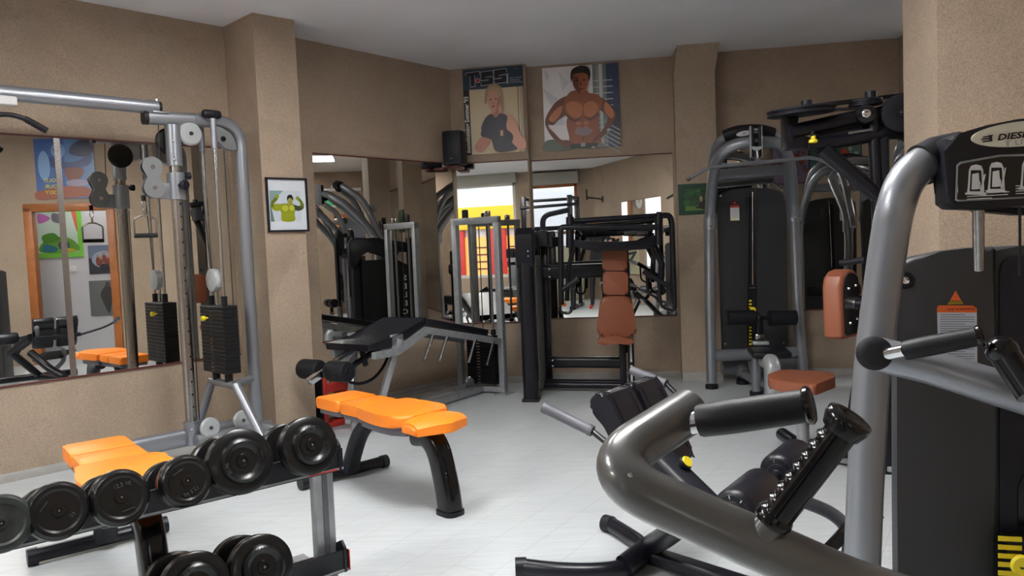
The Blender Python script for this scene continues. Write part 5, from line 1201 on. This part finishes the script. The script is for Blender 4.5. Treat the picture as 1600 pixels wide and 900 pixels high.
# OP offset: positive is towards viewer when direction is px
def ON(x,y,off): 
    q=OP(x,y,Q(1480,300,PYd)+pn_*off,px); return q
s=MB(); s.prism([ON(x,y,.003) for x,y in ((1492,313),(1494,258),(1499,253),(1560,242),(1700,238),(1780,242),(1780,312),(1600,310),(1496,315))],pn_*.003,'greyletter',.001,1)
s.prism([ON(x,y,.005) for x,y in ((1494.5,311),(1497,260),(1502,256),(1562,245),(1700,241),(1778,245),(1778,310),(1600,307),(1498,312.5))],pn_*.0028,'glossblack',.0008,1); s.build('instruction_panel',hs)
s=MB()
def silh(cx,cy,arm):
    k=1
    s.prism([ON(cx+x,cy+y,.0085) for x,y in ((-14,24),(-12,2),(-11,-14),(-8,-21),(0,-23),(8,-21),(11,-14),(12,2),(13,24))],pn_*.0006,'lettering')
    s.prism([ON(cx+x,cy+y,.0095) for x,y in ((-10,19),(-9,2),(-8,-14),(8,-14),(9,2),(10,19))],pn_*.0005,'plastic')
    s.prism([ON(cx+x,cy+y,.0100) for x,y in ((-7,16),(-6,-8),(4,-10),(5,2),(7,6),(7,15),(0,16))],pn_*.0005,'lettering')
    s.prism([ON(cx+x,cy+y,.0095) for x,y in ((6,18),(13,arm),(15,arm),(9,20))],pn_*.0006,'lettering')
    s.prism([ON(cx+x,cy+y,.0090) for x,y in ((-17,24),(-17,21),(16,22),(16,25))],pn_*.0005,'lettering')
silh(1525,280,-8); silh(1557,276,-14); silh(1608,272,-8)
for r_,(x0,x1) in enumerate(((1511,1535),(1511,1577),(1511,1575),(1511,1550))):
    y=298+r_*4.2; s.prism([ON(x0,y,.0085),ON(x1,y-(x1-x0)*.05,.0085),ON(x1,y+1.3-(x1-x0)*.05,.0085),ON(x0,y+1.3,.0085)],pn_*.0004,'lettering')
for r_ in range(4):
    y=290+r_*4.0; s.prism([ON(1587,y,.0085),ON(1640,y-2,.0085),ON(1640,y-.8,.0085),ON(1587,y+1.2,.0085)],pn_*.0004,'lettering')
s.build('instruction_drawing',hs)
cO=(1600,212)
s=MB(); s.prism([ON(1600+x,209+y,.001) for x,y in ell(0,0,84,19.5,44,-.10)],pn_*.006,colr(206,206,190),.0008,1); bd=s.build('badge_plate',hs)
s=MB()
tx=(ON(1600,209,.01)-ON(1540,216,.01)).normalized(); ty=V((0,0,1)); ty=(ty-tx*ty.dot(tx)).normalized()
s.text('DIESEL',ON(1558,219.5,.0085),tx,ty,.0135,'black',bold=.03,shear=.25,sx=1.35); s.text('T LINE',ON(1570,228.5,.0085),tx,ty,.0115,'greyletter',sx=1.45)
for (a,b,c,d) in ((1536,213.5,1552,210.5),(1534,217.0,1548,214.5),(1536,220.5,1546,219)):
    s.prism([ON(a,b,.0085),ON(c,d,.0085),ON(c-1,d+2.2,.0085),ON(a-1,b+2.2,.0085)],pn_*.0004,'black')
s.box(ON(1548,216,.0087),(.006,.0005,.014),'black',(tx,pn_,ty)); s.build('badge_lettering',bd)
# rods under the housing
s=MB(); s.tube([QD(1529,322,1.90),QD(1529,420,1.98)],.0125,'dullchrome',16); s.tube([QD(1650,322,1.90),QD(1650,420,1.98)],.0125,'dullchrome',16); s.build('guide_rod',dm)
s=MB(); s.tube([QD(1593.5,322,1.90),QD(1593.5,430,1.96)],.003,'cable',8); s.build('steel_cable',dm)
s=MB(); s.prism([QD(x,y,1.93) for x,y in ((1535,330),(1600,336),(1660,336),(1660,324),(1535,322))],V((0,.05,0)),'plastic',.006,2); s.build('housing_base',dm)
# shroud
SY=2.10*.93; sdx=V((.97,-.24,0)).normalized(); sdn=V((-.24,-.97,0)).normalized()
def SO(x,y,off=0): return OP(x,y,Q(1401,600,SY)+sdn*off,sdx)
outl=[(1401,430),(1403,418),(1412,409),(1430,400),(1470,392),(1520,386.5),(1570,384),(1556+40,383),(1640,383),(1640,1180),(1403,1180),(1402,800)]
s=MB(); s.prism([SO(x,y) for x,y in [(1401,430),(1403,418),(1412,409),(1430,401),(1470,393),(1515,387.5),(1555,385),(1556,600),(1556,1180),(1404,1180),(1402,800)]],-sdn*.06,'shroud',.012,3); shd=s.build('front_shroud',dm)
s=MB(); s.prism([SO(x,y,-.018) for x,y in [(1550,386),(1600,383.5),(1680,385),(1760,392),(1760,1180),(1550,1180)]],-sdn*.05,'shroud',.01,3); sh2=s.build('centre_shroud',dm)
s=MB(); s.prism([SO(x,y,-.012) for x,y in [(1561,470),(1561,424),(1566,408),(1578,402),(1600,399),(1660,399),(1660,1150),(1561,1150)]],sdn*.004,'plastic',.003,2)
s.prism([SO(x,y,-.008) for x,y in [(1590,820),(1590,760),(1596,745),(1610,740),(1660,738),(1660,830)]],sdn*.003,'rubber',.002,2); s.build('stack_recess',sh2)
s=MB(); s.lathe(SO(1414.5,438,.002),sdn,[(0,.022),(.002,.020),(.0,.013)],'plastic',24); s.lathe(SO(1414.5,438,.004),sdn,[(0,.011),(.005,.009),(.004,.004)],'chrome',18); s.build('screw',shd)
s=MB(); s.prism([SO(x,y,.0010) for x,y in ((1464,481),(1467,477),(1520,478),(1526,482),(1527,568),(1466,552))],sdn*.0008,colr(198,204,216)); s.prism([SO(x,y,.0020) for x,y in ((1464,488),(1464,481),(1467,477),(1520,477.5),(1526,481),(1526,488.5))],sdn*.0008,'orangelabel')
s.prism([SO(x,y,.0020) for x,y in ((1484,470),(1493,454),(1502,470))],sdn*.0008,'orangelabel'); s.prism([SO(x,y,.0020) for x,y in ((1481,476.5),(1484.5,470),(1502,470),(1506,476.5))],sdn*.0008,'black')
for k in range(3): s.box(SO(1493,471.5+k*1.7,.0032),(.030-.0+.003*k,.0004,.0008),'yellow',(sdx,sdn,Z))
lt_=sdx; s.text('USE WARNING',SO(1480,485,.0033),sdx,Z,.0058,colr(90,20,5),bold=.02,sx=1.15)
for k in range(22):
    y=491+k*3.6; x1=1523 if k%4 else 1508
    if k in (13,): continue
    s.prism([SO(1469,y,.0025),SO(x1,y+.3,.0025),SO(x1,y+1.4,.0025),SO(1469,y+1.1,.0025)],sdn*.0003,colr(118,126,142))
s.build('warning_label',shd)
# weight stack behind the shroud
s=MB()
for k in range(7):
    s.box(SO(1592,842+k*13.5,.02)+sdx*.02,(.11,.05,.019),'plate',(sdx,sdn,Z),.002); s.box(SO(1578,842+k*13.5,.046),(.052,.003,.012),'yellow',(sdx,sdn,Z))
wss=s.build('weight_stack',dm)
s=MB(); s.lathe(SO(1590,876,.05),sdn,[(0,.008),(.02,.012),(.022,.024),(.030,.027),(.036,.022)],'yellow',22); sp3=s.build('selector_pin',dm)
s=MB(); s.tube(catmull([SO(1590,882,.08),SO(1597,888,.085),SO(1604,884,.08),SO(1612,872,.06)],5),.003,'cable',6); s.build('pin_cord',sp3)
# far arm: level tube with cap, two grips
aP=QD(1366,552,1.78)
s=MB(); s.tube([aP,QD(1450,572,1.73),QD(1610,622,1.64),QD(1760,668,1.58)],.0375,'silver',24); fa=s.build('lever_arm',dm)
dcm=(CAM-aP).normalized(); s=MB(); s.lathe(aP-dcm*.10,dcm,[(0,.036),(.145,.036)],'silver',28); s.build('boss',fa)
s=MB(); s.lathe(aP+dcm*.045,dcm,[(0,.0365),(.004,.036),(.009,.030),(.012,.018),(.013,0)],'foam',28); s.build('end_cap',fa)
def grip(p0,p1,r0,par,chrome_from,m='foam',ball=False):
    s=MB(); s.cyl(chrome_from,p0+(p1-p0)*.03,r0*.72,'chrome',18); s.build('grip_stem',par)
    L=(p1-p0).length; d=(p1-p0)
    s=MB(); s.lathe(p0,d,[(0,r0*.75),(0,r0*.95),(L*.03,r0*1.02),(L*.3,r0*1.06),(L*.6,r0*1.02),(L*.9,r0*.97),(L*.93,r0*.97)],m,26); g=s.build('grip',par)
    s=MB(); s.lathe(p0+d*.915,d,[(0,r0*.98),(.003,r0*1.12),(L*.05,r0*1.14),(L*.075,r0*.95),(L*.08,r0*.7),(L*.072,r0*.3)],'glossblack',26); s.build('end_cap',g)
grip(QD(1412,548,1.68),QD(1537,524,1.60),.0195,fa,QD(1388,553,1.72))
s=MB(); s.tube([QD(1566,548,1.62),QD(1612,618,1.55)],[.028,.026],'glossblack',22); gb=s.build('vertical_grip',fa)
s=MB(); s.sphere(QD(1565,547,1.615),.031,'glossblack',(1,1,.92),24); s.build('ball_end',gb)
# near arm: thick bent tube sweeping across the foreground
s=MB()
near=[V((1.30,1.55,.35)),V((1.05,1.0,.62)),Q(1330,915,.90),Q(1250,879,.905),Q(1130,826,.92),Q(1030,779,.935),Q(945,727,.955),Q(960,690,.985),Q(1000,672,1.02),Q(1077,642,1.09)]
p_=fillet([near[0],near[1],near[2],Q(930,737,.955),near[9]],[.0,.1,.02,.088,0],14)
s.tube(p_,.0325,'grey_paint',32); na=s.build('lever_arm',dm)
s=MB(); e1=near[9]; ed=(near[9]-Q(930,737,.955)).normalized(); s.lathe(e1-ed*.004,ed,[(0,.0325),(.004,.0315),(.009,.026),(.012,.014),(.0125,0)],'grey_paint',30); s.build('end_cap',na)
s=MB(); s.lathe(Q(985,742,.92),V((.1,-.6,.6)),[(0,.0035),(.002,.002)],'chrome',8); s.build('weld_mark',na)
g0=Q(1092,658,1.045); g1=Q(1273,632,.98)
grip(g0,g1,.0222,na,Q(1062,664,1.06))
s=MB(); s.lathe(Q(1060,664,1.06),(g1-g0),[(0,.021),(.006,.019),(.012,.0165)],'grey_paint',24); s.build('weld_collar',na)
# ribbed grip
q0=Q(1205,815,.905); q1=Q(1330,650,.86); d=(q1-q0); L=d.length
s=MB(); s.tube([Q(1190,838,.908),q0+d*.02],.0175,'grey_paint',24); s.build('grip_stem',na)
s=MB(); 
pr=[(0,.014),(0,.0215),(.006,.0235),(.012,.0215)]
nr=8
for k in range(81):
    t=.014+(L-.035)*k/80; pr.append((t,.0200))
pr+=[(L-.022,.0225),(L-.010,.0262),(L-.002,.0262),(L,.0245),(L+.001,.018),(L-.002,.008)]
s.lathe(q0,d,pr,'glossblack',36)
dn=d.normalized(); vw_=((q0+q1)/2-CAM).normalized(); cd_=dn.cross(vw_).normalized(); cd_=cd_ if cd_.x<0 else -cd_   # scalloped finger side
for v in s.bm.verts:
    w=v.co-q0; t=w.dot(dn)
    if .014<t<L-.02:
        rad=w-dn*t; k=max(0,min(1,(rad.normalized().dot(cd_)-.45)/.4)); k=k*k*(3-2*k)
        ph_=(t-.014)/(L-.034)*nr; f=abs(math.sin(PI*ph_)); v.co-=rad.normalized()*k*.0048*(f**.75)-rad.normalized()*k*.0012
bmesh.ops.recalc_face_normals(s.bm,faces=s.bm.faces[:])
s.build('ribbed_grip',na,sharp=60)
# seat part of the same machine outside the frame
s=MB(); s.tube([V((1.30,1.55,.35)),V((1.35,1.9,.35)),QD(1760,668,1.58)+V((0,.0,-.2)),QD(1760,668,1.58)],.035,'silver',16); s.build('pivot_frame',dm)
# ================================================================== machines behind the camera
gs=thing('seated_row_machine','light grey padded seat machine near the rear window, seen in the narrow mirror','exercise machine',(-2.45,.2,0))
g_=V((-2.45,.35,0)); gx=V((.95,.31,0)).normalized(); gy=V((-.31,.95,0)).normalized()
def GS(a,b,z): return g_+gx*a+gy*b+Z*z
s=MB(); s.prism([GS(a,b,.42) for a,b in ((-.28,-.22),(.28,-.22),(.20,.24),(-.20,.24))],Z*.09,'vinyl_grey',.025,3); s.build('seat_pad',gs)
s=MB(); s.prism(fillet([GS(-.16,-.22,.52),GS(.10,-.22,.52),GS(.10,-.22,.92),GS(-.16,-.22,.92)],.08,5,True),gy*-.08,'vinyl_grey',.02,3); s.build('back_pad',gs)
s=MB(); s.box(GS(-.22,-.4,1.15),(.18,.10,.20),'vinyl',(gx,gy,Z),.03,3); s.box(GS(-.20,-.4,.95),(.18,.10,.16),'vinyl',(gx,gy,Z),.03,3); s.build('head_pad',gs)
s=MB(); s.cyl(GS(0,0,0),GS(0,0,.42),.05,'silver',16); s.tube([GS(-.4,-.35,.05),GS(-.4,.1,.05)],.04,'silver',14); s.tube([GS(-.4,-.3,.05),GS(.55,-.3,.05)],.04,'silver',14); s.box(GS(.1,-.35,1.02),(.7,.06,.09),'silver',(gx,gy,Z),.02); s.cyl(GS(0,-.33,0),GS(0,-.33,1.0),.04,'silver',14); s.build('frame',gs)
s=MB(); s.box(GS(.62,-.3,.66),(.28,.30,1.28),'pulley',(gx,gy,Z),.04,3); s.box(GS(.62,-.3,1.36),(.26,.22,.14),'plastic',(gx,gy,Z),.05,3); s.box(GS(.54,-.13,1.05),(.05,.02,.10),'glossblack',(gx,gy,Z)); s.build('weight_housing',gs)
# black power rack
pr_=thing('power_rack','black smith rack with perforated uprights and level crossbars near the rear windows','rack',(-1.6,-.5,0))
s=MB()
for x in (-2.25,-1.0):
    for y in (-.85,-.15):
        s.box((x,y,1.12),(.09,.09,2.24),'black',bev=.006)
s.build('upright',pr_)
s=MB()
for x in (-2.25,-1.0): s.beam((x,-.85,2.2),(x,-.15,2.2),.06,.06,'black'); s.beam((x,-1.1,.04),(x,.05,.04),.07,.07,'black')
s.beam((-2.25,-.85,2.2),(-1.0,-.85,2.2),.06,.06,'black'); s.beam((-2.25,-.85,1.62),(-1.0,-.85,1.62),.10,.09,'black'); s.build('crossbar',pr_)
s=MB(); s.tube(fillet([V((-1.55,-.13,.0)),V((-1.55,-.13,1.86)),V((-1.0,-.13,1.95))],.16,7),.03,'black',14,prof=rrect(.09,.10,.02)); s.tube([(-2.3,-.10,2.02),(-.80,-.10,2.06)],.030,'black',14); s.build('guide_arm',pr_)
s=MB()
for k in range(18): s.box((-.998,-.113,.5+k*.09),(.025,.004,.03),'dullchrome')
s.cyl((-.9,-.15,.1),(-.9,-.15,2.15),.013,'chrome',12); s.build('bar_guide',pr_)
cb_=thing('storage_box','pale storage cabinet under the rear windows seen in the centre mirror','cabinet',(-1.3,-2.7,0))
s=MB(); s.box((-1.75,-2.72,.62),(1.0,.36,1.24),colr(170,168,140),bev=.01); s.build('body',cb_)
s=MB()
for x in (-2.0,-1.5): s.box((x,-2.535,.62),(.46,.012,1.16),colr(178,176,148),bev=.004)
s.build('cabinet_door',cb_)
tr_=thing('wall_bracket','black swivel bracket on the diagonal rear wall','bracket',tuple(DG0+Gd*.6+Z*2.2))
s=MB(); a=DG0+Gd*.55+Z*2.25; s.box(a+Gn*.01,(.08,.02,.14),'black',(Gd,Gn,Z),.004); s.beam(a,a+Gn*.42+Gd*.1+Z*.04,.03,.03,'black'); s.beam(a+Gn*.42+Gd*.1-Z*.02,a+Gn*.42+Gd*.1+Z*.22,.03,.03,'black'); s.build('arm',tr_)
# ================================================================== photographer, seen in the centre mirror
pe=thing('person','person in black clothes and red shoes holding up a phone, reflected in the centre mirror','person',(-.5,-.2,0))
def skinmesh(name,joints,edges,m,parent,sub=2,loc=(0,0,0)):
    me=bpy.data.meshes.new(name); me.from_pydata([j[:3] for j in joints],edges,[]); o=bpy.data.objects.new(name,me); COL.objects.link(o)
    md=o.modifiers.new('skin','SKIN'); md.use_smooth_shade=True
    sv=me.skin_vertices[0].data
    for i,j in enumerate(joints): sv[i].radius=(j[3],j[4] if len(j)>4 else j[3]); sv[i].use_root=(i==0)
    if sub: sm=o.modifiers.new('sub','SUBSURF'); sm.levels=sub; sm.render_levels=sub
    dg=bpy.context.evaluated_depsgraph_get(); nm=bpy.data.meshes.new_from_object(o.evaluated_get(dg)); bpy.data.objects.remove(o)
    nm.materials.clear(); nm.materials.append(M[m] if isinstance(m,str) else m)
    for p in nm.polygons: p.use_smooth=True; p.material_index=0
    P=V((0,0,0)); q=parent
    while q is not None: P+=V(q.location); q=q.parent
    for v in nm.vertices: v.co-=P
    r=bpy.data.objects.new(name,nm); COL.objects.link(r); r.parent=parent; return r
bxp,byp=-.50,-.20
def B_(x,y,z,r,r2=None): return (bxp+x,byp+y,z,r,r2 or r)
J=[B_(0,0,.98,.135,.10),B_(0,0,1.15,.125,.095),B_(0,0,1.34,.15,.10),B_(0,0,1.46,.09,.075),B_(0,0,1.53,.052),
   B_(0,.02,1.62,.078,.085),B_(0,.03,1.70,.085,.092),B_(0,.02,1.78,.06,.065),
   B_(.09,0,.88,.09),B_(.105,.01,.52,.062),B_(.11,-.01,.10,.04),B_(.12,.10,.045,.035),B_(.12,.16,.035,.028),
   B_(-.09,0,.88,.09),B_(-.115,.01,.52,.062),B_(-.13,-.01,.10,.04),B_(-.145,.10,.045,.035),B_(-.15,.16,.035,.028),
   B_(.18,0,1.43,.06),B_(.33,.06,1.20,.045),B_(.41,.12,1.30,.034),B_(.44,.145,1.36,.026),
   B_(-.18,0,1.43,.06),B_(-.10,.18,1.22,.045),B_(.14,.20,1.24,.034),B_(.24,.16,1.27,.026)]
Ed_=[(0,1),(1,2),(2,3),(3,4),(4,5),(5,6),(6,7),(0,8),(8,9),(9,10),(10,11),(11,12),(0,13),(13,14),(14,15),(15,16),(16,17),(2,18),(18,19),(19,20),(20,21),(2,22),(22,23),(23,24),(24,25)]
body=skinmesh('body',J,Ed_,'cloth',pe)
# skin on head and hands via material by height/position
body.data.materials.append(M['skin']); body.data.materials.append(M['hair']); body.data.materials.append(M['sole'])
off=V(pe.location)
for p in body.data.polygons:
    c=p.center+off
    if c.z>1.53: p.material_index=2 if (c.z>1.76 or (c.y<byp-.01 and c.z>1.6)) else 1
    elif c.z<.085: p.material_index=3
s=MB()
hx,hy=bxp,byp+.105
s.prism([V((hx-.011,hy+.005,1.655)),V((hx+.011,hy+.005,1.655)),V((hx+.004,hy-.0,1.70)),V((hx-.004,hy,1.70))],V((0,.018,-.004)),'skin',.004,1)
for dx in (-.03,.03): s.sphere((hx+dx,hy-.002,1.70),.009,'white',seg=10); s.sphere((hx+dx,hy+.005,1.70),.005,'hair',seg=8); s.sphere((bxp+dx*2.75,byp+.02,1.68),.022,'skin',(.4,.8,1.2),10)
s.tube([V((hx-.022,hy+.002,1.632)),V((hx,hy+.007,1.628)),V((hx+.022,hy+.002,1.632))],.004,'sole',6); s.build('face',pe)
def hand(c,sg,par):
    J=[(c.x,c.y,c.z,.026,.018),(c.x-sg*.02,c.y+.015,c.z+.03,.034,.014)]; E=[(0,1)]
    for k in range(4):
        b=len(J); yy=.0; x0=c.x-sg*.02
        zz=c.z+.055-k*.019; L=(.036,.042,.040,.032)[k]
        J+= [(x0-sg*.012,c.y+.022,zz,.009),(x0-sg*(.012+L*.5),c.y+.034,zz+.004,.0085),(x0-sg*(.012+L),c.y+.024,zz+.005,.0075)]
        E+= [(1,b),(b,b+1),(b+1,b+2)]
    b=len(J); J+=[(c.x-sg*.004,c.y-.005,c.z+.035,.011),(c.x-sg*.022,c.y-.014,c.z+.05,.0095),(c.x-sg*.036,c.y-.012,c.z+.056,.008)]; E+=[(0,b),(b,b+1),(b+1,b+2)]
    skinmesh('hand',J,E,'skin',par,1)
hand(V((bxp+.44,byp+.145,1.345)),1,pe); hand(V((bxp+.25,byp+.15,1.275)),-1,pe)
ph=thing('phone','dark phone held up by the photographer','phone',(bxp+.35,byp+.165,1.33))
s=MB(); s.box((bxp+.345,byp+.168,1.335),(.145,.008,.07),'glossblack',bev=.003); s.build('phone_body',ph)
# ------------------------------------------------------------------ light and view
w=bpy.data.worlds.new('sky'); SC.world=w; w.use_nodes=True; t=w.node_tree; bg=t.nodes['Background']
sk_=t.nodes.new('ShaderNodeTexSky'); sk_.sky_type='HOSEK_WILKIE'; sk_.turbidity=6; sk_.sun_direction=V((.3,-.5,.8)).normalized()
mx=t.nodes.new('ShaderNodeMix'); mx.data_type='RGBA'; mx.inputs[0].default_value=.75; mx.inputs[7].default_value=(.88,.93,1,1)
t.links.new(sk_.outputs[0],mx.inputs[6]); t.links.new(mx.outputs[2],bg.inputs[0]); bg.inputs[1].default_value=2.4
SC.view_settings.view_transform='Standard'; SC.view_settings.look='None'; SC.view_settings.gamma=1; SC.view_settings.use_curve_mapping=False
SC.view_settings.exposure=0.62
try:
    SC.cycles.max_bounces=10; SC.cycles.glossy_bounces=8
except Exception: pass
